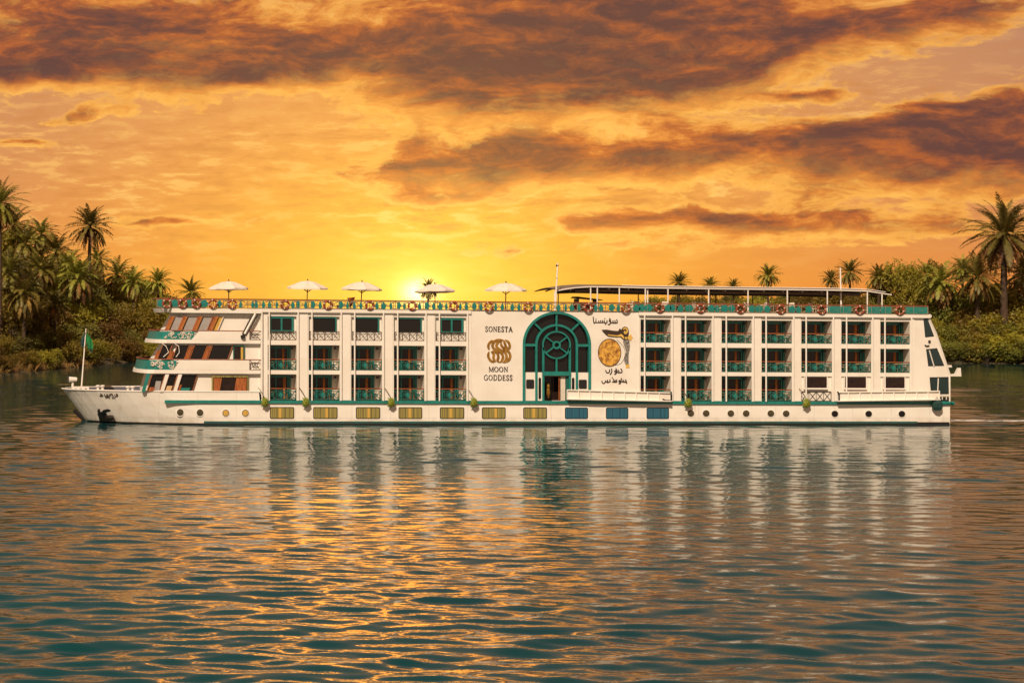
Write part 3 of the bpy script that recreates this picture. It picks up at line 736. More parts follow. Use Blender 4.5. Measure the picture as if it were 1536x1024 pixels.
o = MB(); o.bx(1398, 1424, 590.5, 600, -.03, .0); o.build('stern_opening', 'black_paint', ship)
o = MB()
for x in (1407, 1413, 1419): o.bar(V(x, 591, -.08), V(x, 597, -.08), .05); 
o.bar(V(1404, 592, -.08), V(1423, 592, -.08), .05); o.build('stern_bitts', 'rail_white', ship)
o = MB(); o.prism([(1418, 543.5), (1432, 542.5), (1433, 546), (1420, 547)], .6, 6); o.build('davit_arm', 'white_paint', ship)
o = MB(); o.prism([(1428, 557.5), (1440, 556.5), (1444.5, 547), (1447.5, 547), (1448.5, 560.5), (1428, 560.5)], .8, 1.15); bt = o.build('rescue_cradle', 'white_paint', ship)
o = MB(); o.bx(1426, 1433, 550, 557.4, 1.2, 1.6); o.build('cradle_winch', 'teal_dark', bt)

# ---- roof rail
RP0, RP1, RV0, RV1, RY = 235.5, 1391, 449.2, 462.6, -.12
rl = MB(); P_ = lambda x, v: V(x, v, RY)
px = RP0; k = 0
while px < RP1-4:
    nx = px+21.0 if px < 1370 else RP1
    rl.bar(P_(px, RV0), P_(px, RV1), .04)
    rl.bar(P_(px, RV0+1.8), P_(nx, RV1-1), .024); rl.bar(P_(nx, RV0+1.8), P_(px, RV1-1), .024)
    xm = (px+nx)/2
    for s_ in (-1, 1): rl.tube([P_(xm+s_*(8.5-6*sin(pi*q/6)), RV0+2+(RV1-RV0-3)*q/6) for q in range(7)], .022, 4)
    rl.tube([P_(xm+3*cos(q*pi/5), 456+3*sin(q*pi/5)) for q in range(10)], .024, 4, closed=True)
    px = nx; k += 1
rl.bar(P_(RP1, RV0), P_(RP1, RV1), .04); rl.bar(P_(RP0, RV1-.6), P_(RP1, RV1-.6), .03); rl.bar(P_(RP0, RV0+1.8), P_(RP1, RV0+1.8), .022)
roof_rail = rl.build('roof_railing', 'rail_backlit', ship)
o = MB(); o.tube([V(RP0, RV0, 11.9), V(RP0, RV0, RY), V(RP1, RV0, RY), V(RP1, RV0, 11.9)], .05, 5); o.build('handrail', 'rail_wood', roof_rail)
o = MB()
for q in range(60): o.bar(V(RP0+19.5*q, RV0, 11.9), V(RP0+19.5*q, RV1, 11.9), .025)
o.bar(V(RP0, RV0, 11.9), V(RP1, RV0, 11.9), .035); o.bar(V(RP0, 456, 11.9), V(RP1, 456, 11.9), .02); o.build('far_rail', 'dark_metal', roof_rail)
def motif(px, w, kind):
    o = MB()
    if kind == 'panel': o.prism([(px-w, 450.8), (px+w, 450.8), (px+w*1.02, 461.6), (px-w*1.02, 461.6)], RY-.02, RY+.02)
    elif kind == 'diamond': o.prism([(px, 450.2), (px+w, 457), (px+w*.6, 462), (px-w*.6, 462), (px-w, 457)], RY-.03, RY+.03)
    else:
        pts = [(px+w*(1+.18*cos(5*a))*cos(a), 456.3+5.6*(1+.12*cos(5*a+1))*sin(a)) for a in [2*pi*q/18 for q in range(18)]]; o.prism(pts, RY-.03, RY+.03)
    o.build('railing_motif', 'teal_paint', roof_rail)
mr = random.Random(8)
BUOYS = [250, 273.5, 294, 319, 348, 427, 491, 554, 617.5, 679.7, 732, 791, 881, 937, 988, 1049, 1109, 1169.5, 1230.6, 1287.5, 1347.5]
for x, w_ in ((240.5, 5), (262, 6), (284, 5.5), (306, 6.5)): motif(x, w_, 'round')
for x in (329, 361, 379, 384, 404, 447, 469, 511, 531, 575, 598, 640, 660, 699, 711, 753, 768, 811, 837, 857, 901, 917):
    if min(abs(x-b) for b in BUOYS) > 9: motif(x, mr.uniform(2.6, 4.6), mr.choice(['diamond', 'round', 'diamond']))
for x in (395, 415, 439, 458, 480, 500, 521, 541, 565, 586, 606, 629, 650, 669, 690, 721, 743, 778, 801, 822, 848, 868, 893, 927):
    if min(abs(x-b) for b in BUOYS) > 9: motif(x, mr.uniform(1.8, 3.2), 'diamond')
for x in (954, 962, 972, 1001, 1008, 1020, 1033, 1066, 1075, 1086, 1097, 1127, 1138, 1150, 1187, 1197, 1212): motif(x, mr.uniform(4, 6.5), mr.choice(['round', 'round', 'diamond']))
for x, w_ in ((1250, 9), (1268, 8), (1310, 9), (1328, 8), (1367, 9), (1383, 7)): motif(x, w_, 'panel')

# ---- masts, awning
o = MB(); o.tube([V(836.5, 463, .9), V(840.5, 388, .9)], .085, 8, .055); ms = o.build('signal_mast', 'white_metal', ship)
o = MB(); o.bar(V(838, 392.5, .9), V(841.5, 392, .9), .09); o.bar(V(838, 412, .9), V(840, 411.5, .9), .07); o.build('mast_lamp', 'dark_metal', ms)
MB().tube([V(1278.5, 463, 2.4), V(1277, 389, 2.4)], .085, 8, .06).build('signal_mast', 'white_metal', ship)
def roofz(px):  # awning underside, photo rows at the near edge
    return float(np.interp(px, [833, 845, 862, 885, 925, 960, 1100, 1240, 1300, 1337], [436, 433.5, 431, 429.5, 430, 431, 433, 434.5, 436, 441.5]))
aw = MB(); xs = list(range(838, 1336, 8))+[1337]; n_ = len(xs); Y0, Y1 = 1.6, 10.4
def awn(px, dv, y): x, _, z = D(px, roofz(px)+dv, 1.6); return (x, y, z+.25*sin(pi*(y-Y0)/(Y1-Y0)))
vs = []; ys = [Y0+(Y1-Y0)*k/6 for k in range(7)]
for x in xs:
    for y in ys: vs.append(awn(x, 0, y))
for x in xs:
    for y in ys: vs.append(awn(x, 1.2, y))
m_ = 7; fs = []
for i in range(n_-1):
    for j in range(m_-1):
        fs += [(i*m_+j, (i+1)*m_+j, (i+1)*m_+j+1, i*m_+j+1), (n_*m_+i*m_+j, n_*m_+i*m_+j+1, n_*m_+(i+1)*m_+j+1, n_*m_+(i+1)*m_+j)]
    for j in (0, m_-1): fs.append((i*m_+j, (i+1)*m_+j, n_*m_+(i+1)*m_+j, n_*m_+i*m_+j))
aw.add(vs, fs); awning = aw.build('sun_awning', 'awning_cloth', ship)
o = MB()
for y in (3.2, 5.2, 7.4, 9.6):
    o.tube([tuple(np.add(awn(x, 1.2, y), (0, 0, -.30))) for x in xs[4:-3:3]], .22, 4)
for x in range(856, 1330, 29): o.tube([tuple(np.add(awn(x, 1.2, y), (0, 0, -.12))) for y in ys], .07, 4)
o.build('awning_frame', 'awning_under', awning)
o = MB(); o.tube([awn(x, .6, Y0-.05) for x in [834]+xs], .05, 6); o.tube([tuple(np.add(awn(x, -2.2, Y0+.25), (0, 0, .0))) for x in range(934, 1338, 12)], .035, 6)
o.build('awning_rail', 'white_metal', awning)
for x, y in [(832, 1.6), (886, 1.6), (896, 1.6), (929, 1.6), (968, 1.6), (972, 1.7), (1002, 1.6), (1063, 1.6), (1122, 1.6), (1181, 1.6), (1241, 1.6), (1301, 1.6), (1323, 1.6)]:
    X_, _, Z_ = D(x, max(roofz(x), 431)+.5, 1.6); zb = V(x, 463, 0)[2]
    o = MB(); o.tube([(X_, y, zb), (X_, y, Z_)], .06, 6); o.build('awning_post', 'white_metal', awning)
for x in (874, 936, 1000, 1062, 1122, 1180, 1238, 1296):
    X_, _, Z_ = D(x, roofz(x)+1, 1.6); zb = V(x, 463, 0)[2]
    o = MB(); o.tube([(X_, 10, zb), (X_, 10, Z_)], .05, 6); o.build('awning_post', 'dark_metal', awning)
o = MB(); o.bar(V(1126, 446, 1.6), V(1138, 461, 1.6), .045); o.build('awning_stay', 'white_metal', awning)

# ---- writing on the wall
YW0, YW1 = -.075, -.03
G = {  # serif capitals: strokes of (points, weight); unit box, y down
 'O': [([(.5+.42*cos(a), .5+.5*sin(a)) for a in [2*pi*k/16 for k in range(17)]], 'o')],
 'S': [(smooth([(.86, .22), (.72, .03), (.4, .0), (.16, .2), (.3, .42), (.66, .56), (.84, .78), (.6, 1.0), (.26, .97), (.12, .74)], 3), 1.0), ([(.86, .02), (.86, .26)], .5), ([(.12, .72), (.12, .98)], .5)],
 'N': [([(.16, 0), (.16, 1)], .6), ([(.16, 0), (.86, 1)], 1.2), ([(.86, 0), (.86, 1)], .6), ([(0, 0), (.3, 0)], .5), ([(.02, 1), (.3, 1)], .5), ([(.7, 0), (1, 0)], .5)],
 'E': [([(.25, 0), (.25, 1)], 1.2), ([(.06, 0), (.84, 0), (.86, .2)], .6), ([(.25, .48), (.68, .48)], .6), ([(.06, 1), (.86, 1), (.9, .78)], .6), ([(.68, .36), (.68, .6)], .5)],
 'T': [([(.5, 0), (.5, 1)], 1.2), ([(.04, .22), (.06, 0), (.94, 0), (.96, .22)], .6), ([(.3, 1), (.7, 1)], .5)],
 'A': [([(.5, 0), (.1, 1)], .7), ([(.48, 0), (.88, 1)], 1.3), ([(.24, .66), (.74, .66)], .6), ([(-.02, 1), (.26, 1)], .5), ([(.7, 1), (1.02, 1)], .5)],
 'M': [([(.12, 0), (.1, 1)], .6), ([(.14, 0), (.5, .95)], 1.2), ([(.5, .95), (.88, 0)], .7), ([(.88, 0), (.9, 1)], 1.2), ([(-.02, 1), (.24, 1)], .5), ([(.74, 1), (1.04, 1)], .5), ([(-.02, 0), (.16, 0)], .5), ([(.86, 0), (1.04, 0)], .5)],
 'G': [(smooth([(.88, .24), (.72, .03), (.44, .0), (.14, .25), (.08, .5), (.16, .8), (.46, 1.0), (.74, .96), (.86, .8)], 3), 1.0), ([(.86, .58), (.86, .96)], 1.1), ([(.66, .57), (1.0, .57)], .5)],
 'D': [([(.22, 0), (.22, 1)], 1.2), (smooth([(.04, 0), (.5, 0), (.82, .18), (.93, .5), (.82, .82), (.5, 1.0), (.04, 1.0)], 3), .9)],
}
def word(txt, x0, x1, v0, v1, stroke=1.05):
    wd = {'M': 1.25, 'O': 1.12, 'G': 1.1, 'D': 1.1, 'N': 1.05, 'A': 1.08, 'S': .78, 'E': .88, 'T': .95}
    tot = sum(wd[c] for c in txt)+.16*(len(txt)-1); u = (x1-x0)/tot; x = x0; mb = MB(); d = 0
    for ch in txt:
        for pts, wt in G[ch]:
            d += .0015
            if wt == 'o': ribbon(mb, [(x+p*wd[ch]*u, v0+q*(v1-v0)) for p, q in pts], stroke, YW0-d, YW1, wfun=lambda t: .6+.55*abs(cos(2*pi*t)))
            else: ribbon(mb, [(x+p*wd[ch]*u, v0+q*(v1-v0)) for p, q in pts], stroke*wt, YW0-d, YW1)
        x += (wd[ch]+.16)*u
    return mb.build('lettering', 'letter_brown', ship)
def vv(px, y): return 637-(637-y)/(1-.0525*(px-400)/990)
VW = lambda y: vv(745, y)
word('SONESTA', 727.6, 768.4, VW(489.8), VW(497.2)); word('MOON', 733, 761.5, VW(550.2), VW(557.2)); word('GODDESS', 725.6, 768.4, VW(562.4), VW(570))
def zt(pts, x0, y0, sc): return [(x0+a/sc, vv(x0+a/sc, y0+b/sc)) for a, b in pts]
# interlaced triple-S emblem: six swaying strands inside a waisted outline
lg = MB(); dep = 0
for pts in ([(222, 292), (165, 325), (135, 385), (150, 452)], [(418, 284), (472, 325), (494, 385), (480, 452)], [(148, 478), (134, 555), (172, 628), (240, 658)],
            [(180, 476), (226, 522), (222, 590), (262, 652)], [(206, 462), (284, 508), (302, 572), (290, 628), (322, 660)],
            [(408, 296), (313, 279), (232, 318), (206, 392), (262, 456), (352, 506), (380, 575), (352, 640), (318, 662)],
            [(366, 306), (302, 322), (270, 386), (318, 440), (410, 492), (440, 566), (418, 632), (372, 662)],
            [(352, 310), (350, 370), (400, 430), (478, 490), (500, 560), (466, 630), (396, 664)], [(392, 296), (412, 350), (430, 400), (470, 448)]):
    dep += .003
    ribbon(lg, zt(smooth(pts, 6), 720, 484, 11.13), 3.8, YW0-dep, YW1, wfun=lambda t: .3+.7*min(1, 5*min(t, 1-t)))
em = lg.build('interlaced_emblem', 'gold', ship)
# three lines of flowing script
def script(strokes, x0, y0, sc, w_, m='letter_brown', conv=V):
    mb = MB(); d = 0
    for pts in strokes:
        d += .002; P = smooth(pts, 3) if len(pts) > 2 else pts
        ribbon(mb, zt(P, x0, y0, sc), w_ if len(pts) > 1 else w_, YW0-d if conv is V else -d, YW1 if conv is V else .03, conv)
    return mb.build('script_lettering', m, ship)
dot = lambda x, y, r=9: [(x-r, y-r*.6), (x+r, y+r*.6)]
script([[(178, 92), (183, 170), (190, 240), (210, 290)], [(190, 252), (330, 256), (480, 255)], [(248, 195), (262, 252)], [(325, 200), (342, 250)], [(380, 190), (392, 252)], [(430, 185), (442, 252)], [(485, 190), (480, 255)], dot(255, 158), dot(500, 143),
        [(553, 188), (563, 245), (520, 262), (478, 255)], dot(520, 300), [(618, 205), (640, 180), (660, 200), (640, 222), (618, 205)], [(660, 205), (655, 270), (620, 305), (585, 300)], dot(632, 143), dot(650, 150, 6),
        [(680, 252), (760, 262), (838, 258)], [(722, 195), (735, 252)], [(778, 190), (790, 250)], [(826, 165), (845, 215), (838, 258)]], 880, 470, 18.61, 1.35)
script([[(412, 655), (430, 708), (465, 715), (497, 690), (498, 638)], [(540, 618), (548, 680), (530, 730), (503, 752)], [(606, 680), (632, 660), (650, 685), (625, 705), (606, 680)], [(650, 685), (640, 730), (598, 750)], [(634, 612), (665, 690)], [(655, 700), (700, 712), (768, 705)], [(682, 648), (708, 700)], [(742, 622), (770, 672), (762, 706)]], 880, 510, 14.63, 1.5)
script([[(328, 888), (342, 938), (380, 945), (405, 915), (408, 882)], [(408, 905), (455, 918), (512, 915)], [(450, 868), (456, 942)], [(503, 858), (512, 914)], dot(555, 820), dot(578, 852), [(556, 912), (610, 918), (658, 914)], [(590, 872), (596, 912)], [(620, 872), (622, 914)], [(648, 862), (657, 914)],
        [(700, 895), (725, 880), (742, 902), (718, 915), (700, 895)], [(742, 900), (732, 942), (694, 952)], [(750, 830), (764, 872)], [(757, 900), (810, 914), (862, 912), (868, 948)], [(798, 870), (806, 912)], [(846, 862), (866, 910)]], 880, 510, 14.63, 1.5)
# moon disc with winged black and gold figure
o = MB(); o.disc(914, vv(914, 528.7), 17.2, 21.4, -.07, -.03, 40); moon = o.build('moon_disc', 'moon_gold', ship)
o = MB(); o.ring(914, vv(914, 528.7), 17.4, 16.5, -.085, -.05, n=40, k=1.24); o.build('disc_rim', 'letter_brown', moon)
o = MB(); ribbon(o, zt(smooth([(540, 220), (540, 300), (600, 350), (665, 410)], 3), 880, 510, 14.63), .8, -.085, -.06); o.build('disc_line', 'gold_bright', moon)
o = MB(); ribbon(o, zt(smooth([(655, -10), (760, 90), (830, 200), (838, 320), (800, 440), (730, 520), (620, 552)], 4), 880, 510, 14.63), .55, -.06, -.03); o.build('crescent_line', 'letter_brown', moon)
o = MB(); o.prism(zt([(412, 455), (560, 450), (720, 478), (870, 490), (895, 455), (920, 415), (960, 460), (1000, 390), (1060, 365), (1130, 390), (1165, 460), (1172, 560), (1150, 640), (1135, 735), (1050, 742), (1000, 720), (930, 660), (840, 668), (600, 645), (520, 590), (440, 505)], 880, 470, 18.61), -.08, -.03); wing = o.build('winged_headdress', 'letter_brown', ship)
o = MB(); o.prism(zt([(580, 572), (620, 590), (850, 612), (960, 572), (1010, 610), (1048, 690), (1030, 705), (950, 640), (860, 645), (592, 612)], 880, 470, 18.61), -.09, -.06)
ribbon(o, zt(smooth([(1010, 440), (1070, 412), (1120, 450), (1118, 520), (1080, 560), (1045, 530), (1075, 490)], 3), 880, 470, 18.61), 2.1, -.092, -.06)
o.prism(zt([(1060, 655), (1125, 660), (1120, 712), (1070, 712)], 880, 470, 18.61), -.09, -.06)
tas = [(1205+62*(1+.25*cos(6*a))*cos(a), 672+78*(1+.2*cos(5*a))*sin(a)) for a in [2*pi*k/24 for k in range(24)]]
o.prism(zt(tas, 880, 470, 18.61), -.085, -.03)
o.prism(zt([(850, 540), (930, 532), (938, 605), (858, 612)], 880, 510, 14.63), -.07, -.03); o.build('gold_inlay', 'gold_bright', wing)
o = MB(); o.prism(zt([(790, -22), (935, -22), (945, 150), (915, 330), (915, 420), (922, 532), (846, 542), (815, 440), (862, 250), (800, 60)], 880, 510, 14.63), -.065, -.03); o.build('patterned_scarf', 'scarf', wing)
# small foreign script on the bow, laid on the curved plating
def onhull(px, v, y): return V(px, v, hull_y(px, v)+y-.05)
mb = MB()
for k, pts in enumerate([[(165, 262), (208, 275), (195, 298), (158, 318)], [(160, 320), (225, 318), (232, 288)], [(270, 262), (278, 310), (322, 315), (328, 262)], [(340, 265), (346, 315), (386, 310), (382, 262)], [(420, 312), (416, 264), (456, 262), (464, 312), (492, 322)],
        [(508, 272), (520, 315), (572, 302), (576, 262), (534, 268)], [(288, 352), (340, 336), (396, 353)], [(448, 348), (482, 356)], [(500, 350), (528, 353)]]):
    ribbon(mb, zt(smooth(pts, 3), 140, 575, 15.75), .95, -.004*k, .03, onhull)
mb.build('bow_lettering', 'letter_brown', ship)
# ------------------------------------------------------------------ things on and about the boat
def copy_tree(o, loc, **kw):
    c = o.copy(); COL.objects.link(c); c.location = loc
    for k, v in kw.items(): c[k] = v
    for ch in o.children:
        d = ch.copy(); COL.objects.link(d); d.parent = c
    return c
# lifebuoys
t = thing('lifebuoy', (0, 0, 0), 'x', 'lifebuoy', 'lifebuoys hung along the roof rail')
o = MB(); o.tube([(.335*cos(a), 0, .335*sin(a)) for a in [2*pi*k/24 for k in range(24)]], .095, 8, closed=True); o.build('ring', 'lifebuoy_orange', t, True)
for q in range(4):
    a = pi/4+q*pi/2; o = MB(); o.tube([(.335*cos(a+d_), 0, .335*sin(a+d_)) for d_ in (-.09, 0, .09)], .101, 8); o.build('band', 'lifebuoy_white', t, True)
WHERE = ['foremost at the bow corner of the roof rail', 'second from the bow end, between two round teal panels', 'third from the bow end, right of a teal panel', 'fourth from the bow end, left of the first parasol', 'beside the pole of the foremost parasol',
  'above the first balcony column', 'above the second balcony column, right of the second parasol', 'beside the pole of the third parasol', 'left of the fourth parasol, nearest the setting sun', 'right of the fourth parasol, above the fifth balcony column',
  'above the wall lettering, left of the fifth parasol', 'left of the arched window top, right of the fifth parasol', 'under the fore end of the awning, right of the arched window', 'under the awning beside the red booth', 'above the column of balconies just aft of the moon emblem',
  'above the second aft balcony column', 'above the third aft balcony column', 'above the fourth aft balcony column', 'above the fifth aft balcony column', 'above the sixth aft balcony column, left of the aft mast', 'aftmost, between teal panels at the stern corner']
for i, px in enumerate(BUOYS):
    L = V(px, 456.6, -.30); lab = 'orange ring lifebuoy '+WHERE[i]
    if i == 0: t.location = L; t['label'] = lab
    else: b = copy_tree(t, L, label=lab); b.rotation_euler = (0, (i*1.7) % 1.5, 0)
# parasols
t = thing('parasol', (0, 0, 0), 'x', 'parasol', 'white parasols on the roof deck')
cv = MB(); N = 8; Rr = 1.83; vs = [(0, 0, 0)]; rings = [(.35, -.10), (.7, -.36), (1.0, -.62), (1.005, -.76)]
for rr, h in rings:
    for k in range(48):
        a = 2*pi*k/48+.2; seg = cos(pi/N)/cos(((a-.2) % (2*pi/N))-pi/N); sag = .03*(1-abs(((a-.2) % (2*pi/N))/(pi/N)-1))
        vs.append((Rr*rr*seg*cos(a), Rr*rr*seg*sin(a), h-sag*rr))
fs = [(0, 1+k, 1+(k+1) % 48) for k in range(48)]
for i in range(3): fs += [(1+i*48+k, 1+(i+1)*48+k, 1+(i+1)*48+(k+1) % 48, 1+i*48+(k+1) % 48) for k in range(48)]
cv.add(vs, fs); me = cv.build('canopy', 'canvas', t, loc=(0, 0, 0))
o = MB()
for k in range(8):
    a = .2+2*pi*k/8; o.bar((0, 0, -.02), (Rr*cos(a), Rr*sin(a), -.66), .022)
    o.bar((.03, 0, -1.05), (.9*cos(a), .9*sin(a), -.42), .018)
o.build('rib_frame', 'dark_metal', t)
o = MB(); o.tube([(0, 0, -2.55), (0, 0, .02)], .045, 8); o.lathe((0, 0, 0), [(.03, 0), (.07, .04), (.05, .1), (.02, .16)], 8); o.build('pole', 'dark_metal', t)
o = MB(); o.lathe((0, 0, -2.58), [(.32, 0), (.32, .06), (.08, .1), (.06, .4)], 12); o.build('base', 'dark_metal', t)
PL = ['white parasol nearest the bow, standing left of the others', 'white parasol above the first two balcony columns, second from the bow', 'white parasol left of the setting sun, third from the bow', 'white parasol just right of the setting sun with a palm behind', 'white parasol standing alone above the wall lettering, left of the mast']
for i, (px, py) in enumerate(((343, 421.5), (461.5, 420.8), (543, 422.5), (652, 425.5), (759, 424))):
    x, y, z = D(px, py, 3.4); zd = V(px, 462.4, 0)[2]
    q = t if i == 0 else copy_tree(t, (0, 0, 0))
    q.location = (x, y, z); q['label'] = PL[i]; q.rotation_euler = (radians((-1, 2, 1, -2, 1)[i]), radians((0, 1, 2, 2, -1)[i]), i*.31)
# fenders hung on ropes
t = thing('hull_fender', (0, 0, 0), 'x', 'fender', 'yellow-green fenders hung along the side')
rr = random.Random(2); fm = MB(); vs = []; fs = []; n = 12; prof = [(.06, .42), (.20, .30), (.30, .05), (.26, -.2), (.14, -.38), (.03, -.46)]
for i, (r_, h) in enumerate(prof):
    for k in range(n): q = r_*(1+.22*((k+i) % 2)+rr.uniform(-.1, .1)); vs.append((q*cos(2*pi*k/n), q*sin(2*pi*k/n), h+rr.uniform(-.03, .03)))
for i in range(len(prof)-1): fs += [(i*n+k, i*n+(k+1) % n, (i+1)*n+(k+1) % n, (i+1)*n+k) for k in range(n)]
fs += [tuple(range(n)), tuple(range((len(prof)-1)*n, len(prof)*n))]; fm.add(vs, fs)
for k in range(40):
    a = rr.uniform(0, 6.28); h = rr.uniform(-.4, .35); q = .27; l = rr.uniform(.1, .2)
    c_ = Vector((q*cos(a), q*sin(a), h)); d_ = Vector((cos(a+.5)*l, sin(a+.5)*l, rr.uniform(-.2, .1))); e_ = Vector((0, 0, .07)); fm.add([c_-e_, c_+e_, c_+d_], [(0, 1, 2)])
fm.build('fender_body', 'fender_green', t, loc=(0, 0, 0))
o = MB(); o.tube([(-.02, 0, .4), (-.35, .12, .95), (-.66, .28, 1.35)], .03, 5); o.build('hanging_rope', 'rope', t)
FL = ['yellow-green fender on a rope nearest the bow, left of the first balcony column', 'yellow-green fender on a rope between the first and second balcony columns', 'yellow-green fender on a rope between the third and fourth balcony columns', 'yellow-green fender on a rope below the flat wall, left of the gold lettering',
      'yellow-green fender on a rope right of the fore gangway', 'yellow-green fender on a rope nearest the stern, left of the aft gangway']
for i, px in enumerate((396.5, 458, 585.7, 709.5, 1030, 1207)):
    q = t if i == 0 else copy_tree(t, (0, 0, 0)); q.location = V(px, 602.5, -.42); q.scale = (.85, .85, .95); q['label'] = FL[i]; q.rotation_euler = (0, 0, i*.0)
# gangways stowed along the side
def gangway(x0, x1, va, vb, ha, hb, label):
    t = thing('gangway', V((x0+x1)/2, 600, -.5), label, 'gangway', 'gangways stowed along the side')
    y = -.42; lv = lambda x: va+(vb-va)*(x-x0)/(x1-x0); bv = lambda x: ha+(hb-ha)*(x-x0)/(x1-x0)
    o = MB(); o.prism([(x0, lv(x0)+1), (x1, lv(x1)+1), (x1, bv(x1)), (x0, bv(x0))], y+.1, y+.16); o.build('side_panel', 'white_paint', t)
    o = MB(); o.prism([(x0, bv(x0)-1.2), (x1, bv(x1)-1.2), (x1, bv(x1)+.6), (x0, bv(x0)+.6)], y-.2, .0-.17); o.build('walkway', 'white_metal', t)
    o = MB(); o.tube([V(x0, lv(x0), y), V(x1, lv(x1), y)], .055, 6); o.tube([V(x0, bv(x0)-.5, y-.2), V(x1, bv(x1)-.5, y-.2)], .05, 5); o.build('handrail', 'white_metal', t)
    k = 0; x = x0
    while x <= x1+.1:
        o = MB(); o.bar(V(x, lv(x)-.5, y), V(x, bv(x), y), .05); o.build('post', 'white_metal', t); x += (x1-x0)/9
    o = MB(); o.tube([V(x1-13, bv(x1)-3.5, y-.08), V(x1-8, bv(x1)-1.5, y-.08), V(x1, bv(x1)-2, y-.08), V(x1, lv(x1)-2, y-.08)], .07, 5) if x1 < 1100 else o.tube([V(x0, lv(x0)-1, y-.05), V(x0+2.5, lv(x0)+3, y-.05), V(x0+2.5, bv(x0), y-.05)], .07, 5)
    o.build('hook', 'black_paint', t); return t
gangway(849, 1004, 583.2, 587.2, 597.6, 600.4, 'white railed gangway stowed below the moon emblem, right of the entrance')
gangway(1253, 1406, 585.5, 583.5, 599.6, 597.0, 'white railed gangway stowed near the stern below the low windows')
# stern fender
t = thing('stern_fender', V(1403, 606, -.4), 'dark green rope fender hanging at the stern corner', 'fender')
o = MB(); cx, cy, cz = V(1403, 604, -.4)
for k in range(14):
    a = 2*pi*k/14; o.tube([(cx+.10*cos(a), cy+.1*sin(a), cz+.45), (cx+.34*cos(a), cy+.22*sin(a), cz+.1), (cx+.36*cos(a+.2), cy+.22*sin(a), cz-.25), (cx+.15*cos(a+.4), cy+.1*sin(a), cz-.5)], .10, 5)
o.build('rope_bundle', 'tyre_green', t); o = MB(); o.bar((cx, cy, cz+.4), (cx, cy+.3, cz+1.2), .03); o.build('hanging_rope', 'rope', t)
# anchor at the bow
A = lambda a, b, y=-.5: onhull(140+a/15.75, 575+b/15.75, y)
t = thing('anchor', A(200, 820), 'black anchor housed against the bow just above the water', 'anchor')
o = MB(); vs_ = [(110, 760), (150, 725), (250, 700), (330, 740), (260, 820), (300, 870), (250, 930), (160, 925), (145, 850)]
o.prism([(140+a/15.75, 575+b/15.75) for a, b in vs_], -.75, .05, onhull); o.build('anchor_crown', 'black_paint', t)
o = MB(); fl_ = [(190, 720), (260, 655), (350, 632), (425, 655), (410, 690), (330, 712), (230, 760)]; o.prism([(140+a/15.75, 575+b/15.75) for a, b in fl_], -.85, -.3, onhull); o.build('fluke', 'black_paint', t)
o = MB(); fl_ = [(250, 880), (380, 850), (470, 838), (522, 858), (450, 905), (300, 940)]; o.prism([(140+a/15.75, 575+b/15.75) for a, b in fl_], -.85, -.3, onhull); o.build('fluke', 'black_paint', t)
o = MB(); o.tube([A(170, 740), A(140, 690), A(150, 655)], .13, 6); o.build('shank', 'black_paint', t)
# flagstaff, searchlight, bollards on the fore deck
base = D(122, 584, 5.6)
t = thing('flagstaff', base, 'white flagstaff on the bow with a drooping green and dark flag', 'flagstaff')
o = MB(); o.tube([base, D(129, 492.5, 5.6)], .075, 8, .045); o.build('pole', 'white_metal', t)
def flag(pts, name, m, ph):
    o = MB(); n = len(pts); vs = []; fs = []
    for i, (xa, xb, y) in enumerate(pts):
        for j in range(6):
            f = j/5; x, yy, z = D(xa+(xb-xa)*f, y+1.2*f, 5.6); vs.append((x, yy+.13*sin(f*7+i*.7+ph), z))
    for i in range(n-1):
        for j in range(5): fs.append((i*6+j, i*6+j+1, i*6+j+7, i*6+j+6))
    o.add(vs, fs); ob = o.build(name, m, t, True); return ob
flag([(129.5, 131, 499), (129.5, 134.5, 503), (129.3, 138, 509), (129.5, 139.5, 515), (131, 139.8, 520), (133, 139, 523)], 'flag', 'flag_green', 0)
flag([(127, 129, 498), (124, 128.7, 504), (121.5, 128.2, 511), (121.5, 127.6, 517), (123, 127, 521)], 'flag_fold', 'flag_dark', 1)
flag([(130, 133, 514), (131, 136, 519), (133, 138.5, 524), (136, 138, 528)], 'flag_fold', 'flag_dark', 2)
c0 = D(109, 582, 5.8)
t = thing('searchlight', c0, 'round white searchlight on a short post at the bow tip', 'searchlight')
o = MB(); o.tube([c0, D(109, 574, 5.8)], .12, 8); o.build('post', 'white_metal', t)
x, y, z = D(109, 569, 5.8)
o = MB(); o.tube([(x-.32, y-.1, z), (x-.28, y-.1, z), (x+.05, y, z), (x+.36, y+.08, z)], .30, 14, .2); o.build('housing', 'white_metal', t)
o = MB(); o.tube([(x-.38, y-.12, z), (x-.33, y-.11, z)], .27, 14); o.build('lens', 'lining', t)
def bollard(px, y, h, lab, n=2):
    b_ = D(px, 588, y); t = thing('mooring_bollard', b_, lab, 'bollard', 'mooring bollards on the fore deck')
    for k in range(n):
        o = MB(); o.lathe((b_[0]+.42*k, b_[1], b_[2]-.25), [(.13, 0), (.12, h), (.2, h+.03), (.2, h+.14), (.1, h+.18)], 10); o.build('post', 'white_metal', t)
    o = MB(); o.box(b_[0]-.25, b_[0]+.42*(n-1)+.25, b_[1]-.25, b_[1]+.25, b_[2]-.3, b_[2]-.2); o.build('base', 'white_metal', t)
bollard(147, 3.4, .72, 'white twin mooring bollard on the fore deck above the bow lettering')
bollard(192, 2.2, .62, 'white twin mooring bollard on the fore deck nearest the saloon windows')
b_ = D(121, 584, 4.9)
t = thing('anchor_windlass', b_, 'white anchor windlass with dark gaps by the flagstaff foot', 'windlass')
o = MB(); o.box(b_[0]-.75, b_[0]+.75, b_[1]-.3, b_[1]+.3, b_[2]-.5, b_[2]+.28); o.build('housing', 'white_metal', t)
o = MB()
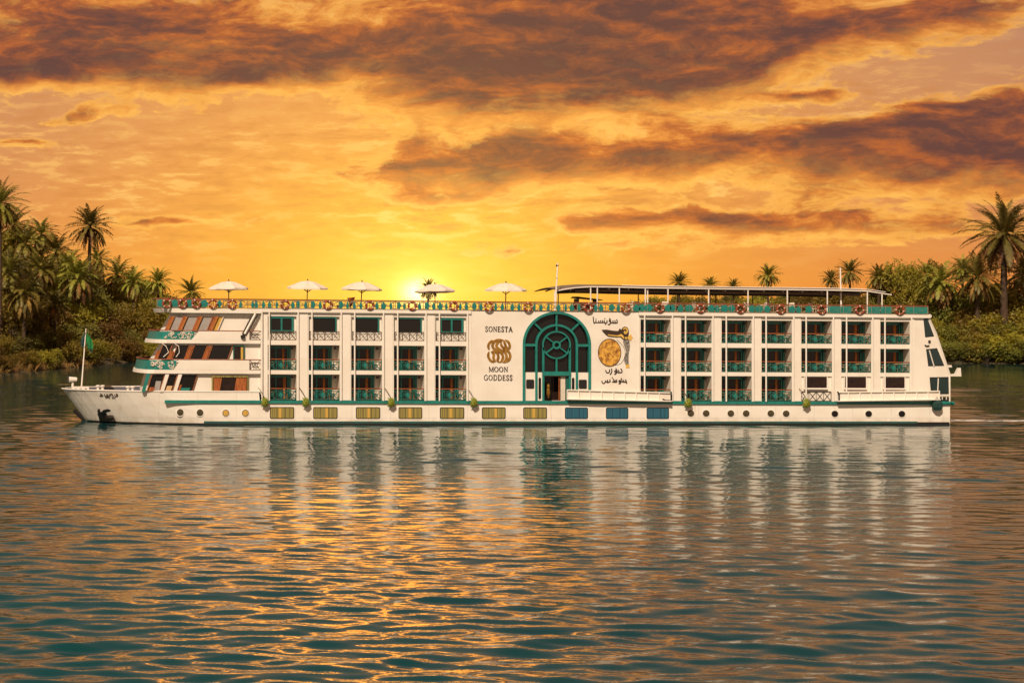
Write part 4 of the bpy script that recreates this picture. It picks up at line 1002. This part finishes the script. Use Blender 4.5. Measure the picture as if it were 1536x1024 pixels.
for k in (-.45, 0, .45): o.box(b_[0]+k-.1, b_[0]+k+.1, b_[1]-.33, b_[1]-.29, b_[2]-.2, b_[2]+.12)
o.build('slot', 'black_paint', t)
# balcony furniture
tb = MB(); tb.lathe((0, 0, 0), [(.22, 0), (.22, .03), (.035, .05), (.035, .68), (.34, .70), (.34, .75)], 14)
ch = MB(); ch.box(-.24, .24, -.24, .24, .40, .46); ch.hexa([(-.26, -.24, .44), (-.20, -.24, .44), (-.20, .24, .44), (-.26, .24, .44), (-.36, -.24, .92), (-.31, -.24, .92), (-.31, .24, .92), (-.36, .24, .92)])
for sx in (-.22, .22):
    for sy in (-.22, .22): ch.bar((sx, sy, 0), (sx, sy, .42), .025)
for sy in (-.24, .24): ch.bar((-.28, sy, .64), (.22, sy, .64), .025); ch.bar((.22, sy, .42), (.22, sy, .64), .022)
T0 = C0 = None
RN = ['top', 'middle', 'lowest']
for (a, c, r, grp, i) in porches:
    z0 = V(a, ROWS[r][1]-.7)[2]
    where = '%s balcony, %s column %s' % (RN[r], ORD[i], 'from bow' if grp == 'L' else 'aft of moon emblem')
    for kind, px, y, rz in (('t', a+(c-a)*.70, .62, 0), ('c', a+(c-a)*.14, .66, 0), ('c', a+(c-a)*.92, .7, pi)):
        if kind == 't':
            if T0 is None: o = T0 = tb.build('balcony_table', 'table_top', None, loc=(0, 0, 0))
            else: o = T0.copy(); COL.objects.link(o)
            tag(o, 'small round table, '+where, 'table', 'tables on the balconies')
        else:
            if C0 is None: o = C0 = ch.build('balcony_chair', 'chair_wicker', None, loc=(0, 0, 0))
            else: o = C0.copy(); COL.objects.link(o)
            tag(o, 'tan %s-hand chair, %s' % ('left' if rz == 0 else 'right', where), 'chair', 'chairs on the balconies')
        o.location = (V(px, 600)[0], y, z0); o.rotation_euler = (0, 0, rz)
# roof deck furniture under the awning, red booth
b_ = V(902, 462.4, 5)
t = thing('bar_booth', b_, 'red bar booth with a dark sloping roof on the roof deck under the awning', 'booth')
x, y, z = b_
o = MB(); o.box(x-.95, x+.95, y-.8, y+.8, z, z+.85); o.build('counter', 'red_booth', t)
o = MB(); o.box(x-.9, x-.8, y-.7, y+.7, z+.85, z+1.15); o.box(x+.8, x+.9, y-.7, y+.7, z+.85, z+1.15); o.build('post', 'dark_metal', t)
o = MB(); o.hexa([(x-1.15, y-1, z+1.22), (x+1.3, y-1, z+1.0), (x+1.3, y+1, z+1.0), (x-1.15, y+1, z+1.22), (x-1.0, y-.9, z+1.36), (x+1.2, y-.9, z+1.08), (x+1.2, y+.9, z+1.08), (x-1.0, y+.9, z+1.36)]); o.build('roof', 'dark_metal', t)
x, y, z = V(535, 462.4, 6)
t = thing('sun_lounger', (x, y, z), 'brown sun lounger with raised backrest beside the third parasol', 'sun lounger')
o = MB(); o.box(x-.9, x+.4, y-.3, y+.3, z+.3, z+.4); o.build('seat', 'dark_metal', t)
o = MB(); o.hexa([(x+.35, y-.3, z+.3), (x+.45, y-.3, z+.3), (x+.45, y+.3, z+.3), (x+.35, y+.3, z+.3), (x+.1, y-.3, z+1.05), (x+.75, y-.3, z+1.12), (x+.75, y+.3, z+1.12), (x+.1, y+.3, z+1.05)]); o.build('backrest', 'wood', t)
o = MB()
for sx in (-.8, .35): o.bar((x+sx, y-.28, z), (x+sx, y-.28, z+.32), .04); o.bar((x+sx, y+.28, z), (x+sx, y+.28, z+.32), .04)
o.build('leg', 'dark_metal', t)
# white chairs round the roof deck
rc = MB(); rc.box(-.26, .26, -.26, .26, .38, .46); rc.box(.2, .27, -.26, .26, .42, .95)
for sy in (-.26, .26): rc.tube([(-.26, sy, .66), (0, sy, .70), (.24, sy, .68)], .035, 5)
for sx in (-.22, .22):
    for sy in (-.22, .22): rc.bar((sx, sy, 0), (sx*.9, sy*.9, .4), .03)
R0 = None; k = 0
for px in (955, 977, 1012, 1030, 1060, 1078, 1100, 1128, 1142, 1160, 1182, 1206, 1220, 1240):
    if R0 is None: o = R0 = rc.build('deck_chair', 'canvas', None, loc=(0, 0, 0))
    else: o = R0.copy(); COL.objects.link(o)
    x, y, z = V(px, 462.3, 2.2+(k*1.37) % 2.4)
    o.location = (x, y, z); o.rotation_euler = (0, 0, k*2.1); k += 1
    tag(o, 'white deck chair behind the roof rail under the long awning', 'chair', 'white chairs under the awning')
# wake at the stern
def wake():
    rr = np.random.default_rng(5); mb = MB(); n = 60; vs = []; fs = []
    for i in range(n):
        f = i/(n-1); x = V(1424, 637)[0]+f*60; wd = 1.6+4.5*f
        for j in range(9):
            g = j/8-.5; vs.append((x, 1.5+g*wd+1.2*f+.3*sin(i*.9), .26+.12*abs(sin(i*1.7+j*2.3))*(1-f*.5)*(1-abs(g)*1.6)))
    for i in range(n-1):
        for j in range(8): fs.append((i*9+j, i*9+j+1, i*9+j+10, i*9+j+9))
    mb.add(vs, fs)
    m = bpy.data.materials.new('foam'); m.use_nodes = True; E.nt = m.node_tree; p = E.nt.nodes['Principled BSDF']
    p.inputs['Base Color'].default_value = (.75, .72, .70, 1); p.inputs['Roughness'].default_value = .6
    tc = E.nt.nodes.new('ShaderNodeTexCoord'); x, y, z = sep(E(tc.outputs['Object'])); gx, gy, gz = sep(E(tc.outputs['Generated']))
    E.nt.links.new((noise(vec(x*.55, y*2.2), 1.0, 6, .65).sstep(.38, .56)*(1-gx.sstep(.25, 1.0))*.9).k, p.inputs['Alpha'])
    o = mb.build('wake_foam', m, None, True); tag(o, 'thin white foam wake trailing on the water behind the stern', 'wake', kind='stuff')
wake()
# ------------------------------------------------------------------ banks
def dist_of(py): return CAMZ*FPX/(py-HPY)
SHORE = [(-900, 60), (-260, 110), (-120, 138), (-49.6, 145), (-43, 160), (-33, 194), (-25, 219), (-9, 247), (20, 330), (34, 470), (52, 560), (80, 545), (84, 420), (88, 330), (95, 285), (110, 238), (124, 215), (137, 208), (150, 206), (190, 196), (320, 160), (900, 60)]
SHP = np.array(SHORE, float)
def shore_sd(X, Y):
    """metres inland of the shoreline (negative over the river)"""
    best = np.full(X.shape, 1e9)
    for a, b in zip(SHP[:-1], SHP[1:]):
        ab = b-a; t = np.clip(((X-a[0])*ab[0]+(Y-a[1])*ab[1])/(ab@ab), 0, 1)
        best = np.minimum(best, np.hypot(X-a[0]-t*ab[0], Y-a[1]-t*ab[1]))
    ys = np.interp(X, SHP[:, 0], SHP[:, 1])
    ins = Y > ys
    # the far reach folds back: test the polygon there exactly
    c = np.zeros(X.shape, bool); poly = np.vstack([SHP, [[900, -900], [-900, -900]]])
    j = len(poly)-1
    for i in range(len(poly)):
        xi, yi = poly[i]; xj, yj = poly[j]
        hit = ((yi > Y) != (yj > Y)) & (X < (xj-xi)*(Y-yi)/(yj-yi+1e-12)+xi); c ^= hit; j = i
    return np.where(c, -best, best)
def ground_z(X, Y):
    sd = shore_sd(X, Y); s = lambda a, b: (lambda t: t*t*(3-2*t))(np.clip((sd-a)/(b-a), 0, 1))
    left = np.clip((60-X)/70, 0, 1); right = np.clip((X-105)/30, 0, 1)
    h = .9*s(0, 2.5)+s(2, 40)*(np.interp(X, [-60, -36, -22, 5, 50], [17, 15, 11, 7, 0])*np.clip((300-Y)/90, .3, 1)+4.4*right+2.0)
    h += .35*np.sin(X*.31)*np.sin(Y*.27)*s(1, 8)
    return np.where(sd < 0, -.8-.05*np.minimum(-sd, 20), h-.12)
def gz(x, y): return float(ground_z(np.array([x], float), np.array([y], float))[0])
def build_land():
    xs = np.concatenate([np.linspace(-900, -120, 30)[:-1], np.arange(-120, 220, 3.0), np.linspace(220, 900, 30)])
    ys = np.concatenate([np.arange(60, 300, 3.0), np.arange(300, 600, 10.0), np.geomspace(600, 9000, 25)])
    X, Y = np.meshgrid(xs, ys, indexing='ij'); Z = ground_z(X, Y)
    vs = np.stack([X, Y, Z], -1).reshape(-1, 3); ny = len(ys); nx = len(xs)
    fs = [(i*ny+j, (i+1)*ny+j, (i+1)*ny+j+1, i*ny+j+1) for i in range(nx-1) for j in range(ny-1)]
    me = bpy.data.meshes.new('river_bank'); me.from_pydata(vs.tolist(), [], fs); me.polygons.foreach_set('use_smooth', [True]*len(fs))
    m = mat('bank_soil', (.05, .042, .016), .95, col2=(.10, .062, .025), vscale=.25)
    me.materials.append(m); tag(link('river_bank', me), kind='structure')
build_land()
mat('palm_leaf', (.26, .22, .03), .55, col2=(.17, .16, .025), vscale=.5, transl=.25, objvar=.3)
mat('palm_dry', (.34, .18, .04), .8, col2=(.11, .055, .018), vscale=.6, transl=.15, objvar=.25)
mat('palm_trunk', (.085, .048, .026), .9, var=.55, vscale=3)
mat('leaf_olive', (.36, .27, .028), .6, col2=(.20, .17, .022), vscale=.42, transl=.45, objvar=.35)
mat('leaf_dark', (.20, .18, .022), .6, col2=(.115, .11, .017), vscale=.4, transl=.25, objvar=.3)
mat('leaf_amber', (.27, .165, .024), .65, col2=(.15, .11, .016), vscale=.4, transl=.45, objvar=.3)
mat('reed', (.36, .22, .05), .8, col2=(.20, .17, .03), vscale=.5, transl=.25, objvar=.25)
mat('branch', (.06, .038, .022), .9, var=.4, vscale=3)

def fast_mesh(name, vs, fs, m):
    me = bpy.data.meshes.new(name); me.from_pydata(vs.tolist() if hasattr(vs, 'tolist') else vs, [], fs); me.materials.append(MAT[m]); return me
def frond_set(rng, n, L, e0, e1, droop, name, m, wl=.62, width=.085, nl=20):
    """n feather fronds leaving the trunk top: each a curved rib with pairs of narrow leaflets"""
    vs = []; fs = []
    for i in range(n):
        f = (i+.5)/n; az = i*2.39996+rng.normal(0, .12); el = radians(e0+(e1-e0)*f+rng.normal(0, 6)); l = L*rng.uniform(.82, 1.08)*(1-.12*abs(f-.4))
        hd = np.array([cos(az), sin(az), 0]); side = np.array([-sin(az), cos(az), 0]); up = np.array([0, 0, 1.0])
        p = np.array([0, 0, .0])+hd*.12; a = el; st = l/nl; dr = droop*rng.uniform(.8, 1.25); pts = [p]; dirs = []
        for k in range(nl):
            d = hd*cos(a)+up*sin(a); p = p+d*st; pts.append(p); dirs.append(d)
            a -= dr/nl*(.35+1.3*k/nl)*(1.0 if a > -1.45 else 0)
        for k in range(nl):
            d = dirs[k]; t = (k+.5)/nl; nrm = np.cross(side, d)
            # rib
            w = .035*(1-t)+.012; b = len(vs)
            vs += [pts[k]-side*w, pts[k]+side*w, pts[k+1]+side*w*.9, pts[k+1]-side*w*.9]; fs.append((b, b+1, b+2, b+3))
            if t < .12: continue
            ll = wl*(sin(pi*min(1, t*.92+.12))**.6)*l/4.2
            for s_ in (-1, 1):
                dd = side*s_*.66+d*.72+up*rng.normal(.02, .15)-up*.12; dd /= np.linalg.norm(dd)
                q = np.cross(dd, nrm); q /= np.linalg.norm(q)+1e-9; o = pts[k]+d*st*rng.random(); b = len(vs)
                vs += [o-q*width*.5, o+q*width*.5, o+dd*ll*.6+q*width*.42-up*.03*ll, o+dd*ll-up*.10*ll, o+dd*ll*.6-q*width*.42-up*.03*ll]; fs.append((b, b+1, b+2, b+3, b+4))
    return fast_mesh(name, np.array(vs), fs, m)
def trunk_mesh(rng, h, r, lean):
    mb = MB(); n = 14; pts = []
    vs = []; fs = []; k = 9
    for i in range(n+1):
        t = i/n; x = lean*t*t*h*.5; rr = r*(1.25-.45*t+(.25 if t < .08 else 0))*(1+.10*(i % 2))
        for j in range(k): a = 2*pi*j/k; vs.append((x+rr*cos(a), rr*sin(a), h*(t-1)))
    for i in range(n):
        for j in range(k): fs.append((i*k+j, i*k+(j+1) % k, (i+1)*k+(j+1) % k, (i+1)*k+j))
    vs = [(x-lean*h*.5, y, z) for x, y, z in vs]
    return fast_mesh('trunk', vs, fs, 'palm_trunk')
rngp = np.random.default_rng(21)
PALM = []
for q in range(4):
    up_ = frond_set(rngp, 54, 4.2, 86, -34, .95+.1*q, 'crown', 'palm_leaf', .66, .12, 26)
    dn = frond_set(rngp, 18, 3.6, -25, -62, .55, 'old_fronds', 'palm_dry', .5, .11)
    PALM.append((up_, dn))
SHAGGY = []
for q in range(3):
    up_ = frond_set(rngp, 50, 4.6, 84, -40, 1.35, 'crown', 'palm_leaf', .72, .12, 26)
    dn = frond_set(rngp, 26, 4.2, -6, -66, 1.2, 'old_fronds', 'palm_dry', .6, .11)
    SHAGGY.append((up_, dn))
LUSH = [(frond_set(rngp, 66, 4.4, 88, -46, 1.05, 'crown', 'palm_leaf', .62, .062, 44), frond_set(rngp, 22, 3.6, -30, -70, .7, 'old_fronds', 'palm_dry', .55, .065, 30))]
def palm(px, py, dia, y, label, group, kind='tall', var=0, lean=0.0, trunk=None, name='date_palm'):
    """px, py centre of the crown in the photograph, dia its width there; the palm stands on the bank y metres behind the boat"""
    x, _, z = D(px, py, y); s = FPX/(CAMD+y); sc = dia/s/8.0
    h = (z-gz(x, y)+.6)/sc
    t = thing(name, (x, y, z), label, 'palm tree', group); t.scale = (sc,)*3
    S_ = {'tall': PALM, 'shaggy': SHAGGY, 'lush': LUSH}[kind]
    a, b = S_[var % len(S_)]
    o = link('crown', a, t, (x, y, z)); o.rotation_euler = (0, 0, px*.37)
    o = link('old_fronds', b, t, (x, y, z)); o.rotation_euler = (0, 0, px*.61)
    o = link('trunk', trunk_mesh(rngp, max(h, 1), .26, lean), t, (x, y, z)); o.location = (0, 0, 0)
    for c in t.children: c.location = (0, 0, 0 if c.name.startswith(('crown', 'trunk')) else -.15)
    return t
GL, GR, GF = 'palms on the left bank', 'palms on the right bank', 'distant palms behind the boat'
SHY_Y = np.arange(100, 420, .5)
def shy(px, off, cache={}):   # depth of the shoreline under a photo column, plus metres inland
    k = round(px*2)
    if k not in cache: cache[k] = shore_sd(CAMX+(k/2-PPX)*(CAMD+SHY_Y)/FPX, SHY_Y)
    ok = np.nonzero(cache[k] > off)[0]
    return float(SHY_Y[ok[0]]) if len(ok) else 300.0
for px, py, dia, off, lab, kind, var, lean in [
    (0, 306, 92, 9, 'tall palm at the far left edge of the left bank, crown partly cut off', 'lush', 0, .0),
    (135, 340, 86, 22, 'tallest single palm on the left bank, standing clear against the orange sky', 'tall', 1, .02),
    (38, 366, 84, 22, 'full dark palm behind the front palms, right of the far left tall palm', 'shaggy', 1, .0),
    (84, 380, 78, 26, 'dark palm left of the tallest palm, lower and half hidden', 'shaggy', 2, .05),
    (14, 405, 84, 12, 'bushy palm with hanging brown fronds at the left edge below the tall one', 'shaggy', 0, .0),
    (36, 440, 82, 7, 'low palm with orange drooping fronds near the water on the left bank', 'shaggy', 1, .0),
    (118, 418, 84, 12, 'palm with long drooping brown fronds just under the tallest palm', 'shaggy', 2, -.03),
    (146, 390, 56, 34, 'small palm right behind the trunk of the tallest palm', 'tall', 2, .0),
    (176, 412, 66, 24, 'round bushy palm right of the tallest palm, rising from the thicket', 'shaggy', 0, .0),
    (82, 458, 62, 6, 'low brown drooping palm in the thicket between two taller palms', 'shaggy', 1, .0),
    (20, 340, 80, 26, 'broad dark palm between the far left tall palm and the thicket top', 'shaggy', 1, .0),
    (62, 352, 66, 30, 'palm top peeking over the dense left group, highest of the crowns in the thicket', 'shaggy', 0, .0),
    (104, 400, 70, 18, 'palm with brown skirt left of the tallest palm trunk', 'shaggy', 1, .0),
    (200, 424, 60, 16, 'bushy palm between the thicket and the round crowned palm by the bow', 'shaggy', 2, .0),
    (60, 404, 72, 16, 'leaning dark palm in the dense left group', 'shaggy', 2, .08)]:
    palm(px, py, dia, shy(px, off), lab, GL, kind, var, lean)
for px, py, dia, off, lab, kind, var in [
    (237, 424, 58, 14, 'round crowned palm left of the boat, above the bow decks', 'tall', 3),
    (286, 438, 56, 20, 'low palm just left of the foremost parasol, behind the boat', 'tall', 0)]:
    palm(px, py, dia, shy(px, off), lab, GL, kind, var)
palm(642, 434, 44, 470, 'small distant palm behind the fourth parasol beside the sun', GF, 'tall', 2)
for px, py, dia, y, lab, var in [
    (1019, 424, 42, 262, 'distant palm rising behind the awning, leftmost of three small ones', 0), (1065, 428, 36, 268, 'distant palm behind the awning, middle of three small ones', 1), (1100, 430, 34, 272, 'smallest distant palm behind the awning, right of the middle one', 2),
    (1152, 414, 48, 255, 'distant palm behind the awning, taller than its small neighbours', 3), (1275, 408, 54, 238, 'palm behind the aft white mast above the awning', 1), (1246, 418, 38, 262, 'smaller palm left of the palm behind the aft mast', 0)]:
    palm(px, py, dia, y, lab, GF, 'tall', var)
for px, py, dia, y, lab, kind, var, lean in [
    (1506, 352, 138, 214, 'largest tall palm on the right bank with hanging fronds and thick trunk', 'lush', 0, .0),
    (1466, 416, 92, 216, 'full palm with arching fronds left of the largest right palm', 'lush', 0, .0),
    (1412, 424, 82, 226, 'shaggy palm with drooping fronds just right of the boat stern', 'shaggy', 2, .04),
    (1392, 412, 58, 250, 'dark palm behind the leafy tree right of the stern', 'tall', 0, .0),
    (1318, 416, 54, 240, 'palm left of the round leafy tree behind the stern awning', 'tall', 2, .0),
    (1534, 414, 80, 226, 'palm at the right edge behind the largest palm', 'shaggy', 1, .0),
    (1444, 404, 56, 246, 'dark slender palm behind the arching right palm', 'tall', 3, .0)]:
    palm(px, py, dia, y, lab, GR, kind, var, lean)

def leafy(rng, rx, rz, nclump, per, leaf, m, name, flat=.75):
    """a loose crown: leaf clumps spread through an uneven dome, each a puff of small leaf faces"""
    C = []; 
    lob = [(rng.uniform(-.55, .55)*rx, rng.uniform(-.55, .55)*rx, rng.uniform(.25, .72)*rz, rng.uniform(.38, .62)) for _ in range(7)]
    vs = np.zeros((nclump*per*4, 3)); k = 0
    for i in range(nclump):
        lx, ly, lz, lr = lob[rng.integers(len(lob))]
        d = rng.normal(size=3); d /= np.linalg.norm(d); d[2] = abs(d[2])*.9 if rng.random() < .75 else d[2]
        r = lr*rng.uniform(.55, 1.0)**.5
        c = np.array([lx+d[0]*r*rx, ly+d[1]*r*rx, max(.05*rz, lz+d[2]*r*rz*.75)])
        n = per; pr = rng.uniform(.30, .62)
        P = c+rng.normal(size=(n, 3))*pr*np.array([1, 1, flat])
        a = rng.normal(size=(n, 3)); a[:, 2] = a[:, 2]*.5-.35; a /= np.linalg.norm(a, axis=1)[:, None]
        b = np.cross(a, rng.normal(size=(n, 3))); b /= np.linalg.norm(b, axis=1)[:, None]
        s = leaf*rng.uniform(.6, 1.35, size=(n, 1))
        Q = np.stack([P-a*s, P+b*s*.34, P+a*s, P-b*s*.34], 1).reshape(-1, 3)
        vs[k:k+n*4] = Q; k += n*4
    fs = np.arange(k).reshape(-1, 4).tolist()
    return fast_mesh(name, vs, fs, m)
rngb = np.random.default_rng(5)
BUSH = {}
for m_ in ('leaf_olive', 'leaf_dark', 'leaf_amber'):
    BUSH[m_] = [leafy(rngb, 3.3, 4.8, 120, 30, .26, m_, 'crown') for _ in range(3)]
TREE = [leafy(rngb, 4.6, 6.5, 170, 34, .30, 'leaf_olive', 'crown') for _ in range(2)]+[leafy(rngb, 4.6, 6.5, 170, 34, .30, 'leaf_dark', 'crown')]
def stems_mesh():
    o = MB(); rr = random.Random(6)
    for k in range(7): a = rr.uniform(0, 6.28); o.tube([(0, 0, -.6), (.4*cos(a), .4*sin(a), 1.0), (1.3*cos(a), 1.3*sin(a), 2.6)], .09, 5, .03)
    me = bpy.data.meshes.new('stems'); me.from_pydata(o.v, [], o.f); me.materials.append(MAT['branch']); return me
STEMS = stems_mesh()
bush_n = 0
def bush(x, y, sc, m_, label, group, hs=1.0):
    global bush_n; bush_n += 1
    z = gz(x, y)
    t = thing('bush', (x, y, z), label, 'bush', group); t.rotation_euler = (0, 0, bush_n*1.91); t.scale = (sc, sc, sc*hs)
    o = link('crown', BUSH[m_][bush_n % 3], t, (x, y, z)); o.location = (0, 0, 0)
    o = link('stems', STEMS, t, (x, y, z)); o.location = (0, 0, 0)
rb = random.Random(31)
# left bank thicket, row by row from the water up
for off, px0, px1, step, s0, mats_, hs in ((1.0, -140, 330, 19, .82, ['leaf_olive', 'leaf_olive', 'leaf_amber'], .95), (7, -140, 340, 23, 1.05, ['leaf_olive', 'leaf_dark', 'leaf_amber'], 1.1), (13, -140, 350, 25, 1.4, ['leaf_olive', 'leaf_olive', 'leaf_amber'], 1.15), (21, -140, 350, 25, 1.65, ['leaf_olive', 'leaf_dark', 'leaf_olive'], 1.2), (31, -140, 340, 27, 1.85, ['leaf_olive', 'leaf_olive', 'leaf_dark'], 1.2)):
    px = px0
    while px < px1:
        p = px+rb.uniform(-6, 6); y = shy(p, off)+rb.uniform(-1, 1.5); x = D(p, 500, y)[0]
        low = 1.0 if p < 235 else .82
        if p < 90 and off < 10: low *= .82
        m_ = rb.choice(mats_)
        bush(x, y, s0*low*rb.uniform(.82, 1.2), m_, {1.0: 'rounded bush at the water edge of the left bank', 7: 'rounded bush just above the water edge row on the left bank', 13: 'tall bush halfway up the left bank thicket', 21: 'tall bush high in the left bank thicket between palms', 31: 'tall bush along the top of the left bank'}[off], 'left bank bushes, row %s' % {1.0: 'at the water', 7: 'above the water', 13: 'halfway up', 21: 'high up', 31: 'at the top'}[off], hs)
        px += step*(1 if p < 200 else .9)
for off, px0, px1, step, s0, mats_, hs in ((.6, 1385, 1860, 16, .95, ['leaf_dark', 'leaf_olive', 'leaf_dark'], .95), (7, 1380, 1870, 19, 1.25, ['leaf_olive', 'leaf_dark', 'leaf_olive'], 1.1), (13, 1375, 1880, 22, 1.35, ['leaf_olive', 'leaf_dark', 'leaf_amber'], 1.15), (22, 1370, 1880, 23, 1.75, ['leaf_dark', 'leaf_olive'], 1.15)):
    px = px0
    while px < px1:
        p = px+rb.uniform(-5, 5); y = shy(p, off)+rb.uniform(-1, 1.5); x = D(p, 500, y)[0]
        low = .72 if p < 1425 else 1.0
        bush(x, y, s0*low*rb.uniform(.85, 1.18), rb.choice(mats_), {.6: 'dark bush overhanging the water on the right bank', 7: 'full green bush above the water row on the right bank', 13: 'bush halfway up the right bank in front of the palms', 22: 'dark bush behind the palms on the right bank'}[off], 'right bank bushes, row %s' % {.6: 'at the water', 7: 'above the water', 13: 'halfway up', 22: 'behind the palms'}[off], hs)
        px += step
# trees behind the boat
def tree(px, top, wid, y, var, label, group):
    x, _, zt_ = D(px, top, y); zg = gz(x, y); s = FPX/(CAMD+y); w = wid/s; hh = zt_-zg
    sc = w/10.5; hz = hh*.80/7.0
    t = thing('leafy_tree', (x, y, zg), label, 'tree', group)
    o = link('crown', TREE[var], t, (x, y, zg)); o.location = (0, 0, hh*.22); o.scale = (sc, sc, hz); o.rotation_euler = (0, 0, px*.7)
    mb = MB(); rr = random.Random(int(px)); H = hh
    mb.tube([(0, 0, -.5), (.1, 0, H*.25), (.15, .1, H*.6)], .34, 8, .14)
    for k in range(6): a = k*1.05+rr.random(); mb.tube([(.1, 0, H*(.22+.05*k)), (w*.16*cos(a), w*.16*sin(a), H*(.42+.05*k)), (w*.3*cos(a), w*.3*sin(a), H*(.55+.05*k))], .13, 5, .03)
    me = bpy.data.meshes.new('trunk'); me.from_pydata(mb.v, [], mb.f); me.materials.append(MAT['branch'])
    o = link('trunk', me, t, (x, y, zg)); o.location = (0, 0, 0)
tree(1356, 390, 74, 236, 0, 'round olive leafy tree above the awning end, tallest of the leafy trees', 'trees behind the boat')
tree(1330, 402, 50, 246, 1, 'smaller leafy tree left of the round olive tree behind the stern', 'trees behind the boat')
tree(1394, 420, 60, 240, 2, 'dark leafy tree right of the round olive tree behind the stern', 'trees behind the boat')
k = 0
for px in range(950, 1330, 14):
    y = shy(px, 16+(k*7) % 24); top = 444+rb.uniform(-6, 5)-(6 if 1170 < px < 1215 else 0)-(9 if px > 1225 else 0)+(4 if px < 985 else 0)
    tree(px+rb.uniform(-5, 5), top, rb.uniform(44, 64), y, (k*2) % 3, 'low leafy tree of the far line seen beneath the awning', 'far tree line under the awning'); k += 1
for px in range(330, 960, 30):
    y = 480+rb.uniform(-20, 30)
    if shore_sd(np.array([D(px, 480, y)[0]]), np.array([y]))[0] > 4: tree(px, 478, 44, y, k % 3, 'low distant tree on the far shore behind the boat', 'far shore trees'); k += 1
# reeds along the left water edge
def reeds():
    vs = []; fs = []; rr = np.random.default_rng(9)
    for px in np.arange(-40, 150, .55):
        for q in range(3):
            y = shy(px, .2+rr.random()*2.6) if q == 0 and (px*10) % 9 < 4.5 else None
            if y is None: y = reeds.y+rr.uniform(-1.2, 1.6)
            else: reeds.y = y
            x = D(px, 500, y)[0]+rr.normal()*.15; z = max(gz(x, y), -.05); h = rr.uniform(.5, 1.7)*(1 if px < 90 else .6); a = rr.uniform(0, pi); w = .06; l = rr.normal()*.35
            b = len(vs); vs += [(x-w*cos(a), y-w*sin(a), z-.1), (x+w*cos(a), y+w*sin(a), z-.1), (x+l*.6+w*cos(a)*.6, y, z+h*.7), (x+l*1.5, y, z+h)]; fs.append((b, b+1, b+2, b+3))
    o = link('reeds', fast_mesh('reeds', vs, fs, 'reed')); tag(o, 'dry brown reeds and grass along the water edge of the left bank', 'reeds', kind='stuff')
reeds.y = 150
reeds()
